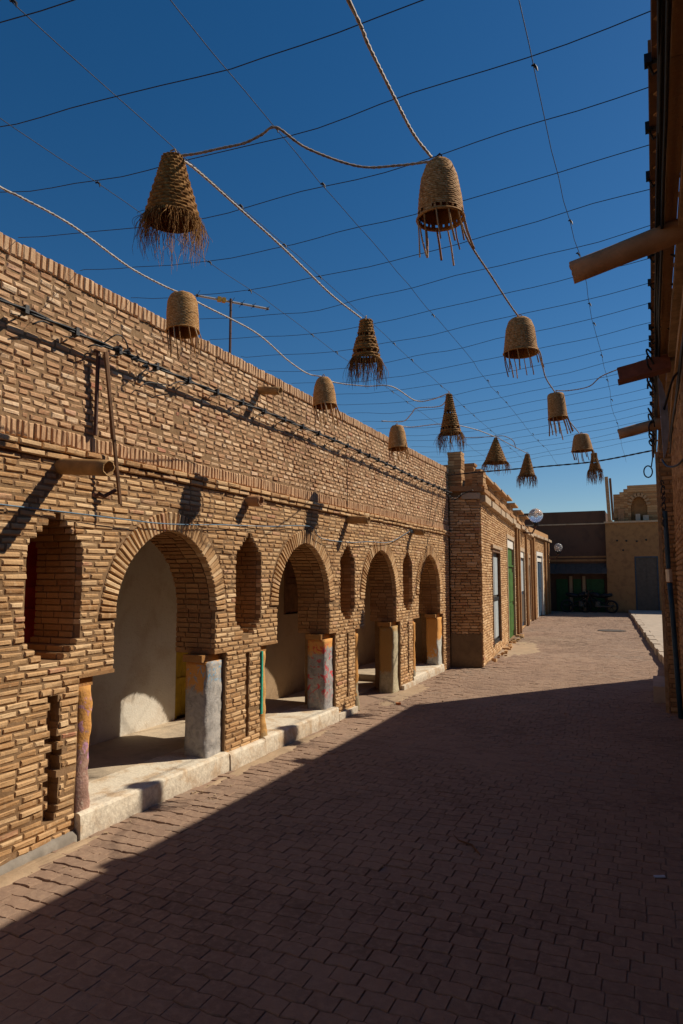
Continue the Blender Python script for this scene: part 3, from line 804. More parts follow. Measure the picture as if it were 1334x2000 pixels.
o = leaf(FB, D5[0], 'door', BLUEP, -.07, WHITEP, .16, [(.2, 1.1, BLUEP), (1.2, 2.2, BLUEP)], [(2.3, .15, WHITEP)])
for a, hgt in ((7.35, 3.1), (8.2, 3.1), (11.3, 3.1), (11.9, 2.5), (14.1, 3.1)):
    mb = MB(); fb_box(mb, FA, a, a + .22, 0, hgt, -.01, .07 if a != 4.5 else .02, rnd.random()); mb.build('pilaster', CORN if a > 11 and hgt < 3 else MUD, row)
for a in (.5, 4.2, 5.3):
    mb = MB(); fb_box(mb, FB, a, a + .3, 0, 3.2, -.01, .08, rnd.random()); mb.build('pilaster', MUD, row)
rub = MB()
for i in range(40):
    a = rnd.uniform(.9, 7.5); p = FA.P(a, 0, rnd.uniform(.02, .22)); s_ = rnd.uniform(.015, .05)
    rub.obox((p[0], p[1], s_ * .5), (s_, rnd.uniform(-.01, .01), 0), (rnd.uniform(-.01, .01), s_ * .8, rnd.uniform(-.01, .01)), (0, .004, s_ * .6), rnd.random())
rub.build('rubble', B_LOW, None, label='loose brick rubble along the foot of the shop row', kind='stuff')

# ================================================================= FAR END OF THE STREET
far = empty('end_building', (-3.5, 35, 0), label='dark mud rendered building closing the street, with awning and green doors in deep shade', cat='building')
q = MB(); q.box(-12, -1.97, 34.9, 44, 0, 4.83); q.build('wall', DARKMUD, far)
q = MB(); q.box(-12, -1.98, 34.86, 34.895, 4.18, 4.24); q.build('string_course', CORN, far)
q = MB(); q.box(-12, -1.98, 34.85, 34.897, 2.58, 2.66); q.box(-12, -1.98, 34.82, 34.897, 2.40, 2.50); q.build('string_course', MUD, far)
for i in range(12):
    q = MB(); x = -4.75 + i * .235
    q.obox((x + .117, 34.5, 2.05), (.114, 0, .008 * (-1) ** i), (0, .40, .24), (0, -.004, .01), rnd.random()); q.build('awning_sheet', GREYM, far)
for i, x in enumerate((-4.3, -3.5, -2.9)):
    w_ = (.55, .36, .8)[i]; q = MB(); q.box(x, x + w_, 34.84, 34.895, .0, 1.55); d = q.build('door', DGREEN, far)
    for k in range(4): q = MB(); q.box(x + .02 + k * w_ / 4, x + w_ / 4 * (k + 1) - .02, 34.825, 34.838, .1, 1.45); q.build('plank', DGREEN, d)
for x in (-3.68, -3.08): q = MB(); q.box(x, x + .14, 34.80, 34.89, 0, 1.7); q.build('pilaster', SHADE_PL, far)
mudb = empty('mud_building', (.5, 34.5, 0), label='ochre mud rendered building with ruined upper storey and grey metal door behind the raised pavement', cat='building')
n = 40; V = []; F = []
q = MB(); q.box(-1.95, -.74, 34.5, 44, 0, 4.18); q.box(.26, 7, 34.5, 44, 0, 4.18); q.box(-.74, .26, 34.62, 44, 0, 4.18); q.box(-.74, .26, 34.5, 34.62, 2.6, 4.18); q.build('wall', MUD, mudb)
q = MB(); q.box(-2.0, 7, 34.42, 34.75, 4.18, 4.26); q.build('cornice', CORN, mudb)
q = MB(); q.box(-.72, .24, 34.55, 34.6, .02, 2.55); d = q.build('door', GREYM, mudb)
for k in range(2):
    q = MB(); q.box(-.70 + k * .47, -.26 + k * .47, 34.535, 34.548, .1, 2.45); q.build('leaf', GREYM, d)
q = MB(); q.box(-.73, -.69, 34.49, 34.549, 0, 2.6); q.box(.21, .25, 34.49, 34.549, 0, 2.6); q.box(-.69, .21, 34.49, 34.549, 2.55, 2.6); q.build('frame', PBLUE, d)
for x, z in ((-1.45, 3.35), (-1.05, 3.33), (-.6, 3.3), (-1.2, 2.9), (-.2, 3.36)):
    q = MB(); q.tube([(x, 34.44, z), (x, 34.52, z)], .045, 8); q.build('hole_shade_disc', BLACK, mudb)  # solid black discs paint the shade inside the beam holes
# ruined upper storey: stepped outline and a bricked up arch
up = MB()
for (x0, x1, z1) in ((-1.58, -1.3, 5.62), (-1.3, -1.12, 5.72), (-1.12, -.95, 5.86), (-.95, 7, 6.02)):
    z = 4.26
    while z < z1 - .01:
        zz = min(z + .11, z1)
        for (a, b) in subtract([(x0, min(x1, 2.4))], [(-.82 + max(0, z - 5.0) * .5, -.10 - max(0, z - 5.0) * .5)] if z < 5.5 else []):
            up.box(a, b, 35.2 + rnd.uniform(-.02, .02), 35.9, z, zz - .006, rnd.random())
        z += .11
up.build('upper_storey', B_RED, mudb)
q = MB(); q.box(-1.0, .1, 35.45, 35.8, 4.26, 5.6, .2); q.build('arch_infill', MUD, mudb)
for i in range(9):
    t = math.pi * (i + .5) / 9; q = MB(); c_ = (-.46 + .42 * math.cos(t), 35.17, 5.02 + .52 * math.sin(t))
    q.obox(c_, (.09 * math.cos(t), 0, .09 * math.sin(t)), (0, .05, 0), (-.055 * math.sin(t), 0, .055 * math.cos(t)), rnd.random()); q.build('arch_brick', WOOD_O, mudb)
q = MB(); q.box(-1.4, -1.12, 35.1, 35.18, 4.27, 4.9); q.build('boarding', CLAY_D, mudb)
q = MB(); q.box(-.62, -.42, 35.0, 35.4, 4.27, 4.62); q.box(-.3, -.05, 35.0, 35.4, 4.27, 4.55); q.build('blockwork', CONC, mudb)
pl = MB(); pl.obox((-1.78, 34.38, 5.32), (.075, 0, .004), (0, .05, 0), (-.04, 0, 1.06)); pl.build('plank_post', WOOD_O, None, label='tall weathered plank standing on the left corner of the mud building', cat='plank')
pl = MB(); pl.obox((-1.62, 34.40, 5.3), (.05, 0, .004), (0, .04, 0), (-.035, 0, 1.0)); pl.build('plank_post', WOOD_D, None, label='narrower darker plank just right of the tall plank on the mud building', cat='plank')
# raised pavement with kerb stones
pav = empty('raised_pavement', (1, 25, 0), label='raised concrete pavement', kind='structure')
PE = [(.135, 12.1), (.117, 14.6), (-.254, 21), (-1.07, 34.42)]
poly = [(x + .16, y) for x, y in PE] + [(8, 34.42), (8, 16.1), (3.0, 16.05)]
V = [(x, y, z) for z in (-.02, .135) for x, y in poly]; n = len(poly)
obj('pavement', V, [tuple(range(n, 2 * n))] + [(i, (i + 1) % n, (i + 1) % n + n, i + n) for i in range(n)], CONC, pav)
for (p, q_) in zip(PE[:-1], PE[1:]):
    p, q_ = Vector(p), Vector(q_); L = (q_ - p).length; m_ = max(1, round(L / .6)); u = (q_ - p).normalized()
    for i in range(m_):
        c_ = p + (q_ - p) * ((i + .5) / m_); mb = MB(); j = rnd.uniform(-.025, .02)
        mb.obox((c_.x + .08 + j, c_.y, .06 + rnd.uniform(-.012, .008)), (.078, 0, 0), (u.x * (L / m_ / 2 - .006), u.y * (L / m_ / 2 - .006), 0), (0, 0, .085), rnd.random()); mb.build('kerb_stone', CONC, pav)

# ================================================================= GLOBE LAMPS
def globe_lamp(x, y, z, wallx, r, label):
    e = empty('globe_lamp', (x, y, z - .3), label=label, cat='street lamp', group='glass globe lamps on the shop row')
    n, m_ = 20, 12; V = []; F = []
    for i in range(m_ + 1):
        for k in range(n):
            t = math.pi * (.02 + .98 * i / m_) if i < m_ else math.pi * .985; a = 2 * math.pi * k / n
            V.append((x + r * math.sin(t) * math.cos(a), y + r * math.sin(t) * math.sin(a), z + r * math.cos(t)))
    for i in range(m_):
        for k in range(n): F.append((i * n + k, (i + 1) * n + k, (i + 1) * n + (k + 1) % n, i * n + (k + 1) % n))
    obj('globe', V, F, GLASS, e, None, True)
    b = MB(); b.tube([(x, y, z - r * .2), (x, y, z + r * .2)], [.05, .045], 10); b.build('bulb', WHITEP, e)
    b = MB(); b.tube([(x, y, z - r * 1.02), (x, y, z - r * 1.02 - .10)], [.11, .08], 12); b.build('collar', BLACK, e)
    b = MB(); b.tube([(wallx, y, z - r - .32), (x - .12, y, z - r - .34), (x, y, z - r - .10)], .028, 8); b.build('bracket', IRON, e)
globe_lamp(-3.42, 23.0, 3.68, -3.85, .235, 'clear glass globe lamp above the cornice of the shop row')
globe_lamp(-3.93, 33.0, 3.02, -4.4, .19, 'smaller glass globe lamp hanging in front of the dark end building')

# ================================================================= HANGING WOVEN SHADES
def interp(P, t):
    for (a, b), (c, d) in zip(P[:-1], P[1:]):
        if t <= c: return b + (d - b) * (t - a) / (c - a)
    return P[-1][1]
def woven(name, prof, H, rows, seg, mat, parent, loc, amp, gaps=(), edge=None, seed=0, wob_=.02, alt=True):
    V = []; F = []; T = []; rg = random.Random(seed)
    K = rows * 2 + 1
    for i in range(K):
        t = i / (K - 1); r = interp(prof, t)
        for k in range(seg):
            a = 2 * math.pi * k / seg
            bul = amp * (1 if i % 2 else -.4)
            if alt: bul *= (1.25 if ((k // 2) + i // 2) % 2 else .35)
            rr = r * (1 + wob_ * fbm(math.cos(a) + seed, math.sin(a), t * 2)) + bul + rg.uniform(-.15, .15) * amp
            zz = -H * t + .004 * fbm(math.cos(a) * 2, math.sin(a) * 2 + seed, t * 3) + rg.uniform(-.1, .1) * amp
            V.append((rr * math.cos(a), rr * math.sin(a), zz)); T.append(min(1, max(0, .5 + rg.uniform(-.35, .35) + (.1 if i % 2 else -.25))))
    base = len(V)
    for i in range(K):       # inner face
        t = i / (K - 1); r = interp(prof, t) - .007
        for k in range(seg):
            a = 2 * math.pi * k / seg; V.append((r * math.cos(a), r * math.sin(a), -H * t)); T.append(.15)
    def gap(i, k):
        t = (i + .5) / (K - 1)
        for (g0, g1, pr, kk) in gaps:
            if g0 <= t < g1: return (k % kk) != 0 and noise.random() >= 0 and (math.sin(k * 12.9898 + int(g0 * 50) * 78.233) * 43758.5453 % 1) < pr
        return False
    for i in range(K - 1):
        for k in range(seg):
            k2 = (k + 1) % seg
            if gap(i, k): continue
            F.append((i * seg + k, (i + 1) * seg + k, (i + 1) * seg + k2, i * seg + k2))
            F.append((base + i * seg + k, base + i * seg + k2, base + (i + 1) * seg + k2, base + (i + 1) * seg + k))
    for k in range(seg):
        k2 = (k + 1) % seg; e = (K - 1) * seg
        F.append((e + k, base + e + k, base + e + k2, e + k2)); F.append((k, k2, base + k2, base + k))
    c = len(V); V.append((0, 0, .004)); T.append(.3)
    for k in range(seg): F.append((c, k, (k + 1) % seg))
    return obj(name, np.array(V) + np.array(loc), F, mat, parent, T)
SPECS = [
 # kind, x, y, ztop, body height, fringe, diameter, label
 ('bell', -2.69, 3.45, 3.50, .245, .125, .205, 'cylindrical cane shade with short rods, nearest of the three beside the left parapet'),
 ('bell', -2.665, 5.476, 3.50, .265, .16, .215, 'pale domed cane shade beside the left parapet, middle one of the three there'),
 ('bell', -2.737, 7.646, 3.50, .28, .14, .235, 'domed cane shade in front of the left parapet, farthest of the three there'),
 ('bell', -.774, 2.726, 3.49, .262, .17, .200, 'largest cane bell shade, ten long rods below it and a bright sunlit right side'),
 ('bell', -.776, 4.727, 3.49, .245, .15, .235, 'cane bell shade second along the right hand rope, rods hanging from its rim'),
 ('bell', -.804, 6.896, 3.49, .245, .16, .185, 'narrow straight sided cane shade hanging where the rope branches to the right'),
 ('bell', -.756, 9.034, 3.49, .21, .13, .262, 'small wide flaring cane shade at the far end of the right hand rope'),
 ('cone', -1.806, 2.23, 3.495, .285, .165, .235, 'large cone of coiled palm rope with a thick ragged fringe, nearest of the palm cones'),
 ('cone', -1.772, 4.327, 3.50, .285, .19, .205, 'open banded palm cone with see-through gaps and ragged fringe'),
 ('cone', -1.773, 6.498, 3.50, .40, .20, .215, 'tall slender banded palm cone with fringe, third along the middle line'),
 ('cone', -1.799, 8.844, 3.50, .335, .16, .30, 'wide closed palm cone shaped like a tent, above the corner of the shop row'),
 ('cone', -1.621, 10.248, 3.50, .325, .19, .235, 'narrow palm cone hanging just right of the wide tent shaped one'),
 ('cone', -.716, 10.566, 3.50, .25, .21, .18, 'ragged thin palm cone beside the tall plank, rightmost of the palm cones')]
BELLP = {0: [(0, .66), (.06, .80), (.2, .92), (.5, .98), (1, 1)], 1: [(0, .42), (.1, .62), (.3, .82), (.6, .95), (1, 1)], 2: [(0, .50), (.08, .66), (.3, .82), (1, 1)],
         3: [(0, .34), (.08, .56), (.3, .78), (.65, .92), (1, 1)], 4: [(0, .46), (.08, .66), (.3, .83), (1, 1)], 5: [(0, .78), (.08, .88), (.4, .92), (1, 1)], 6: [(0, .55), (.06, .68), (.4, .82), (1, 1)]}
for si, (kind, x, y, zt, H, FR_, D, lab) in enumerate(SPECS):
    r = D / 2
    root = empty('woven_shade', (x, y, zt), label=lab, cat='hanging lampshade', group='cane shades with hanging rods' if kind == 'bell' else 'fringed palm fibre cones')
    rg = random.Random(100 + si)
    if kind == 'bell':
        prof = [(t, v * r) for t, v in BELLP[si]]
        gp = [(.90, .955, .8, 3)] if si == 3 else []
        sh = woven('shade', prof, H, 27, 72, CANE, root, (x, y, zt), .0011, gp, seed=si)
        rim = MB(); rim.tube([(x + r * math.cos(q * math.pi / 12), y + r * math.sin(q * math.pi / 12), zt - H) for q in range(25)], .006, 6, caps=False); rim.build('rim', CANE, root)
        nr = 12 if si != 6 else 11
        for k in range(nr):
            a = 2 * math.pi * (k + rg.uniform(-.25, .25)) / nr; L = FR_ * rg.uniform(.7, 1.15) * (1.15 if y > 5 or x < -2 else 1); fl_ = rg.uniform(-.014, .028)
            m_ = MB(); P0 = Vector((x + (r - .003) * math.cos(a), y + (r - .003) * math.sin(a), zt - H + .01))
            P1 = P0 + Vector((math.cos(a) * fl_ + .02, math.sin(a) * fl_, -L)); rr = rg.uniform(.003, .005) * (1 if y < 5 else 1.35)
            mid_ = (P0 + P1) / 2 + Vector((rg.uniform(-.005, .005), rg.uniform(-.005, .005), 0))
            m_.tube([P0, mid_, P1], [rr * .9, rr, rr * 1.1], 6, rg.random()); m_.build('rod', CANE, root)
    else:
        top = {7: .34, 8: .36, 9: .22, 10: .10, 11: .26, 12: .34}[si]
        prof = {7: [(0, .30), (.03, .38), (.5, .68), (1, 1)], 8: [(0, .42), (.25, .52), (.7, .85), (1, 1)], 9: [(0, .25), (.4, .5), (1, 1)], 10: [(0, .10), (.1, .2), (1, 1)], 11: [(0, .26), (.15, .34), (1, 1)], 12: [(0, .45), (.3, .5), (1, 1)]}[si]
        gp = {8: [(.36, .42, .9, 5), (.56, .62, .9, 5), (.78, .86, .92, 5)], 9: [(.42, .5, .55, 4), (.66, .7, .6, 4), (.84, .88, .6, 5)], 12: [(.5, .6, .6, 4)]}.get(si, [])
        sh = woven('shade', [(t, v * r) for t, v in prof], H, {7: 17, 9: 18}.get(si, 14), 52, STRAW, root, (x, y, zt), .0046, gp, seed=si, wob_=.05, alt=True)
        fr = MB(); ns = {7: 300, 8: 230}.get(si, 150); rs_ = .0009 if si == 7 else .0012 + .00012 * (y - 3)
        for k in range(ns):
            a = rg.uniform(0, 2 * math.pi); L = FR_ * (rg.betavariate(2.2, 1.6) * 1.15); p = Vector((x + r * math.cos(a), y + r * math.sin(a), zt - H + .012))
            dx, dy = rg.gauss(0, .006), rg.gauss(0, .006); pts = [p]; out_ = rg.uniform(-.006, .02)
            ph = rg.uniform(0, 6.28); cu = rg.uniform(.001, .006)
            for i in range(1, 7):
                t = i / 6
                pts.append(Vector((p.x + math.cos(a) * out_ * math.sin(t * 2.4) * 1.6 + dx * t * 3 + cu * math.sin(ph + t * 7), p.y + math.sin(a) * out_ * math.sin(t * 2.4) * 1.6 + dy * t * 3 + cu * math.cos(ph + t * 6), p.z - L * t)))
            fr.tube(pts, [rs_ * 1.3] * 3 + [rs_] * 3 + [rs_ * .5], 3, rg.random(), caps=False)
        fr.build('fringe', STRAW, root, kind='stuff')
    hk = MB(); hk.tube([(x - .012, y, zt - .005), (x - .010, y, zt + .022), (x + .006, y, zt + .032), (x + .014, y, zt + .018), (x + .012, y, zt - .005)], .004, 6); hk.build('hanging_loop', BLACK if si == 3 else ROPE_D, root)
    root.rotation_euler = (rg.uniform(-.05, .05), rg.uniform(-.07, .0), rg.uniform(0, 6) if kind == 'cone' else 0)

# ================================================================= ROPES BETWEEN THE SHADES
def spline(P, step=.03):
    P = [Vector(p) for p in P]; out_ = []
    Q = [P[0] * 2 - P[1]] + P + [P[-1] * 2 - P[-2]]
    for i in range(1, len(Q) - 2):
        a, b, c, d = Q[i - 1], Q[i], Q[i + 1], Q[i + 2]; n = max(2, int((c - b).length / step))
        for k in range(n):
            t = k / n; out_.append(.5 * ((2 * b) + (c - a) * t + (2 * a - 5 * b + 4 * c - d) * t * t + (3 * b - a - 3 * c + d) * t ** 3))
    out_.append(P[-1]); return out_
def cord(name, P, r, mat, label, strands=2, pitch=.06, off=None, group=None, cat='cable', step=.02, sides=5, parent=None):
    S = spline(P, step); mb = MB(); off = off or r * .45
    for s_ in range(strands):
        pts = []; acc = 0
        for i, p in enumerate(S):
            if i: acc += (p - S[i - 1]).length
            d = (S[min(i + 1, len(S) - 1)] - S[max(i - 1, 0)]).normalized(); a = d.cross(Vector((0, 0, 1))).normalized(); b = a.cross(d)
            q = acc / pitch * 2 * math.pi + s_ * 2 * math.pi / strands
            pts.append(p + (a * math.cos(q) + b * math.sin(q)) * (off if strands > 1 else 0))
        mb.tube(pts, r, sides, .4 + .2 * s_)
    o = mb.build(name, mat, parent, True)
    if parent is None: setp(o, label=label, cat=cat, group=group)
    return o
def sagp(P, sag):   # drop points between anchors a little
    return P
Z = 3.52
G = 'twisted flex between the woven shades'
cord('light_flex', [(-2.60, .9, 3.50), (-2.70, 1.7, Z - .01), (-2.721, 2.115, Z), (-2.706, 2.217, Z), (-2.686, 2.518, Z), (-2.748, 3.009, Z), (-2.735, 3.30, Z), (-2.70, 3.44, Z - .005)], .0048, ROPE, 'pale twisted flex from the left edge to the nearest cane shade over the wall', group=G)
cord('light_flex', [(-2.69, 3.46, Z - .005), (-2.692, 3.663, Z), (-2.644, 4.272, Z), (-2.72, 4.9, Z - .015), (-2.766, 5.35, Z), (-2.68, 5.46, Z - .01)], .0048, ROPE, 'pale twisted flex from the nearest to the second cane shade above the left wall', group=G)
cord('light_flex', [(-2.665, 5.48, Z - .01), (-2.66, 5.72, Z), (-2.45, 5.95, Z), (-2.222, 6.069, Z), (-2.155, 6.6, Z - .02), (-2.0, 6.66, Z - .01), (-1.78, 6.5, Z - .01)], .0048, ROPE, 'pale flex swinging across from the second cane shade to the tall slender palm cone', group=G)
cord('light_flex', [(-2.84, 7.40, Z), (-2.72, 7.50, Z), (-2.591, 7.508, Z), (-2.40, 7.2, Z), (-2.261, 6.981, Z), (-2.01, 7.0, Z), (-1.79, 6.55, Z - .02)], .0048, ROPE, 'pale flex from the farthest left cane shade up to the slender palm cone', group=G)
cord('light_flex', [(-2.73, 7.66, Z - .01), (-2.6, 7.82, Z - .01), (-2.196, 7.866, Z), (-1.95, 8.3, Z), (-1.80, 8.83, Z - .01)], .0048, ROPE, 'flex from the farthest left cane shade to the wide tent shaped palm cone', group=G)
cord('light_flex', [(-.80, .9, Z + .01), (-.809, 1.835, Z), (-.821, 2.037, Z), (-.828, 2.312, Z), (-.83, 2.55, Z), (-.80, 2.70, Z - .02)], .0052, ROPE, 'pale twisted flex dropping from the top edge to the largest cane bell shade', group=G)
cord('light_flex', [(-.77, 2.74, Z - .02), (-.80, 3.1, Z - .02), (-.843, 3.534, Z), (-.824, 4.033, Z), (-.80, 4.5, Z - .01), (-.78, 4.71, Z - .02)], .0048, ROPE_D, 'brown twisted flex between the largest and the second cane bell shade on the right', group=G)
cord('light_flex', [(-.776, 4.75, Z - .02), (-.775, 5.2, Z - .02), (-.769, 5.643, Z), (-.82, 6.3, Z - .01), (-.81, 6.88, Z - .01)], .0048, ROPE_D, 'brown twisted flex between the second bell shade and the narrow straight sided one', group=G)
cord('light_flex', [(-.80, 6.91, Z - .02), (-.83, 7.6, Z - .02), (-.827, 8.25, Z), (-.78, 9.02, Z - .01)], .0048, ROPE_D, 'flex between the narrow straight shade and the small flaring one', group=G)
cord('light_flex', [(-.798, 6.87, Z), (-.686, 6.927, Z), (-.49, 6.855, Z), (-.354, 6.544, Z), (-.15, 6.36, Z + .01), (.06, 6.25, Z + .03)], .0044, ROPE_D, 'flex branching right from the narrow cane shade to the eave above the red spout', group=G)
cord('light_flex', [(-1.80, 2.25, Z - .02), (-1.80, 2.38, Z), (-1.80, 2.704, Z), (-1.798, 3.132, Z - .005), (-1.816, 3.506, Z), (-1.83, 3.9, Z), (-1.80, 4.30, Z - .01)], .0048, ROPE, 'pale twisted flex from the large palm cone to the open banded cone', group=G)
cord('light_flex', [(-1.80, 2.24, Z - .02), (-1.72, 2.275, Z - .01), (-1.613, 2.30, Z), (-1.50, 2.312, Z), (-1.42, 2.32, Z + .02), (-1.34, 2.305, Z + .02), (-1.274, 2.454, Z), (-1.125, 2.662, Z), (-.96, 2.73, Z), (-.79, 2.735, Z - .02)], .0046, ROPE_D, 'sagging flex crossing from the large palm cone to the largest cane bell shade', group=G)
cord('light_flex', [(-2.207, 8.766, Z), (-1.95, 8.83, Z), (-1.80, 8.85, Z), (-1.694, 8.889, Z), (-1.60, 9.0, Z - .05), (-1.58, 9.05, Z - .14)], .0042, ROPE_D, 'short flex with a drooping end tied over the wide palm cone', group=G)
cord('light_flex', [(-1.79, 8.86, Z - .01), (-1.7, 9.5, Z - .02), (-1.62, 10.25, Z - .01)], .004, ROPE_D, 'thin flex from the wide palm cone to the narrow cone beyond it', group=G)
cord('light_flex', [(-.756, 9.05, Z - .01), (-.76, 9.8, Z - .02), (-.716, 10.56, Z - .01)], .004, ROPE_D, 'thin flex from the flaring cane shade to the ragged palm cone', group=G)

# ================================================================= WIRE NET OVER THE STREET
def wire(P, r, name, label, group=None):
    mb = MB(); mb.tube(P, r, 5, .5, caps=False); return mb.build(name, WIRE, None, True, label=label, cat='wire', group=group)
LW = [(-2.38, 'leftmost'), (-1.86, 'second from the left'), (-1.39, 'middle'), (-.33, 'rightmost')]
NET = 'long wires of the overhead net'
def wl(x0, k, y): return x0 + .025 * fbm(y * .8, k * 3.7) + .012 * fbm(y * 3, k)
ZW = 3.60
LBL = ['leftmost long wire of the overhead net, nearest the left wall', 'long wire of the net passing over the large palm cone',
       'long wire of the net running between the palm cones and the cane bells', 'rightmost long wire of the net, running above the tip of the big clay spout']
for k, (x0, nm) in enumerate(LW):
    ys = [0.6 + i * .22 for i in range(54)]
    ztw = lambda y, k=k: ZW + .02 * fbm(y * .9, k * 5.1)
    lw = wire([(wl(x0, k, y), y, ztw(y)) for y in ys], .0017, 'net_wire', LBL[k], NET)
    kn = MB(); rk = random.Random(k)
    for j in range(20):
        t_ = (x0 + 3.42) / 3.5; yy = 2.84 + .46 * (j - 3) if k < 3 else 2.88 + .41 * (j - 3)
        if rk.random() < .55 and yy > .8: kn.tube([(x0 - .008, yy - .006, ZW - .002), (x0, yy, ZW + .004), (x0 + .007, yy + .008, ZW - .004), (x0 + .012, yy + .004, ZW - .022)], [.003, .006, .005, .002], 5)
    kn.build('tie_knots', WIRE, lw, kind='stuff')
XG = 'cross wires of the overhead net'
ORD = 'first second third fourth fifth sixth seventh eighth ninth tenth eleventh twelfth thirteenth fourteenth fifteenth sixteenth seventeenth eighteenth nineteenth twentieth twenty-first twenty-second twenty-third twenty-fourth'.split()
k = -3
while True:
    yl, ym, yr = 2.84 + .5 * k, 2.887 + .435 * k, 2.88 + .405 * k
    if yl > 12.45: break
    P = []
    for i in range(25):
        t = i / 24; x = -3.42 + t * 3.5
        y = yl + (ym - yl) * min(1, t / .58) if t < .58 else ym + (yr - ym) * (t - .58) / .42
        z = 3.765 - .16 * math.sin(min(1, t / .45) * math.pi / 2) if t < .45 else 3.605 + .07 * ((t - .45) / .55) ** 2
        P.append((x, y + .03 * fbm(x * 1.6, k * 2.3), z + .018 * fbm(x * 2.3, k * 4.1) ))
    P.insert(0, (-3.47, yl, 3.77)); P.append((.09, yr, 3.69))
    wire(P, .0020, 'cross_wire', ORD[k + 3] + ' of the thin wires strung across the street, counted from the top edge', XG)
    k += 1
# thick dark cable spanning the street
cord('span_cable', [(-3.44, 12.40, 3.58), (-3.0, 12.36, 3.595), (-2.6, 12.36, 3.605), (-1.6, 12.36, 3.63), (-.8, 12.33, 3.655), (.13, 11.6, 3.66)], .010, BLACK, 'thick black cable spanning the street beyond the last shades', strands=2, pitch=.3)

# ================================================================= CABLES AND POLES ON THE LEFT WALL
xw = W + .075
def cz(y): return 3.30 + .012 * math.sin(y * 1.1) - (.05 * max(0, min(1, (y - 9) / 3)) if y > 9 else 0)
ys = [1.0, 1.8, 2.5, 3.1, 3.53, 4.0, 4.8, 5.7, 6.6, 7.5, 8.4, 9.2, 10.1, 11.0, 11.9, 12.5]
wc = empty('wall_cable', (xw, 3.5, 3.3), label='black twisted power cable with clips running along the upper left wall', cat='cable')
cord('twisted_cable', [(xw + .01 * (i % 2), y, cz(y)) for i, y in enumerate(ys)], .009, BLACK, None, strands=2, pitch=.6, off=.008, parent=wc)
y = 2.05; i = 0
while y < 12.3:
    b = MB(); b.obox((xw, y, cz(y)), (.022, 0, .004), (0, .014, 0), (0, 0, .026)); b.tube([(W, y + .02, cz(y) - .02), (xw, y, cz(y) - .01)], .006, 5)
    if rnd.random() < .6: b.tube([(xw, y, cz(y) - .02), (xw + .01, y - .04, cz(y) - .05), (xw, y - .10, cz(y) - .055)], .0035, 4)
    b.build('cable_clip', BLACK, wc); y += .40 if y < 8 else .33; i += 1
for (yy, dz) in ((3.62, .0), (3.72, .01), (3.80, -.02), (3.92, -.04)):
    b = MB(); b.tube([(xw + .01, yy - .03, cz(yy) + dz), (xw + .015, yy, cz(yy) + dz + .012), (xw + .01, yy + .03, cz(yy) + dz)], [.010, .019, .012], 7); b.tube([(xw + .01, yy, cz(yy) + dz), (xw + .03, yy + .01, cz(yy) + dz + .035), (xw + .02, yy + .04, cz(yy) + dz + .03)], .006, 5); b.build('connector', BLACK, wc)
def hook(P, r, nm='loose_end'): m_ = MB(); m_.tube(spline(P, .02), r, 5); return m_.build(nm, BLACK, wc, True)
hook([(xw, 3.50, cz(3.5) + .01), (xw + .04, 3.58, cz(3.5) + .09), (xw + .03, 3.68, cz(3.5) + .085), (xw, 3.76, cz(3.5) - .01)], .005)
hook([(xw, 3.52, cz(3.5)), (xw + .02, 3.46, cz(3.5) - .03), (xw + .02, 3.40, cz(3.5) - .035), (xw, 3.36, cz(3.5) - .06)], .006)
hook([(xw, 3.06, cz(3) - .02), (xw + .02, 2.96, cz(3) - .03), (xw + .01, 2.90, cz(3) - .07)], .006)
hook([(xw, 3.97, cz(4) - .02), (xw + .02, 3.93, cz(4) - .05), (xw, 3.86, cz(4) - .12), (xw - .02, 3.88, cz(4) - .16)], .005)
hook([(xw, 4.42, cz(4) - .02), (xw + .02, 4.3, cz(4) - .05), (xw, 4.2, cz(4) - .11)], .005)
hook([(xw, 4.2, cz(4) - .10), (xw - .03, 4.0, cz(4) - .13), (xw - .04, 3.92, cz(4) - .19)], .004)
b = MB(); b.obox((W + .09, 3.60, 2.72), (.008, 0, .001), (.002, .009, -.001), (.01, .085, -.52)); b.obox((W + .075, 3.575, 2.95), (.008, 0, 0), (0, .010, 0), (0, .04, -.30)); b.build('leaning_batten', WOOD_D, None, label='thin weathered wooden batten standing out from the left wall beside the nearest clay spout', cat='batten')
b = MB(); b.tube([(W + .0, 3.50, 3.26), (W + .03, 3.50, 3.25), (W + .03, 3.50, 2.66)], .014, 6); b.tube([(W, 3.57, 2.27), (W + .03, 3.60, 2.25), (W + .07, 3.67, 2.30)], .015, 6); b.build('bracket_and_shadow_bar', IRON, None, label='iron bracket and dark bar put in for the shadow of the thin wooden batten on the left wall', cat='bracket')  # the upright bar stands in for the batten's shadow on the wall
xb = W + .022
cord('blue_wire', [(xb, 1.6, 2.12), (xb, 2.3, 2.125), (xb, 2.784, 2.116), (xb, 3.158, 2.113), (xb + .02, 3.602, 2.106), (xb + .02, 4.136, 2.101), (xb + .02, 4.6, 2.12), (xb + .01, 5.019, 2.149), (xb, 5.809, 2.188), (xb + .01, 6.5, 2.24), (xb + .01, 6.814, 2.235), (xb + .02, 7.01, 2.13), (xb + .02, 7.8, 2.12), (xb + .02, 8.487, 2.158), (xb + .01, 9.272, 2.19), (xb, 10.19, 2.40)], .0045, BLUEW, 'thin grey blue wire sagging across the fronts of the arches', strands=1)
b = MB()
for i in range(5): b.tube([(W, 10.2 + i * .05, 2.40 + .02 * (i % 2)), (W + .04, 10.22 + i * .05, 2.44 - .03 * (i % 3)), (W + .01, 10.28 + i * .05, 2.38)], .008, 5)
b.build('wire_knot', BLUEW, None, label='bunched blue wire ends beside the farthest clay spout on the arcade', cat='wire')
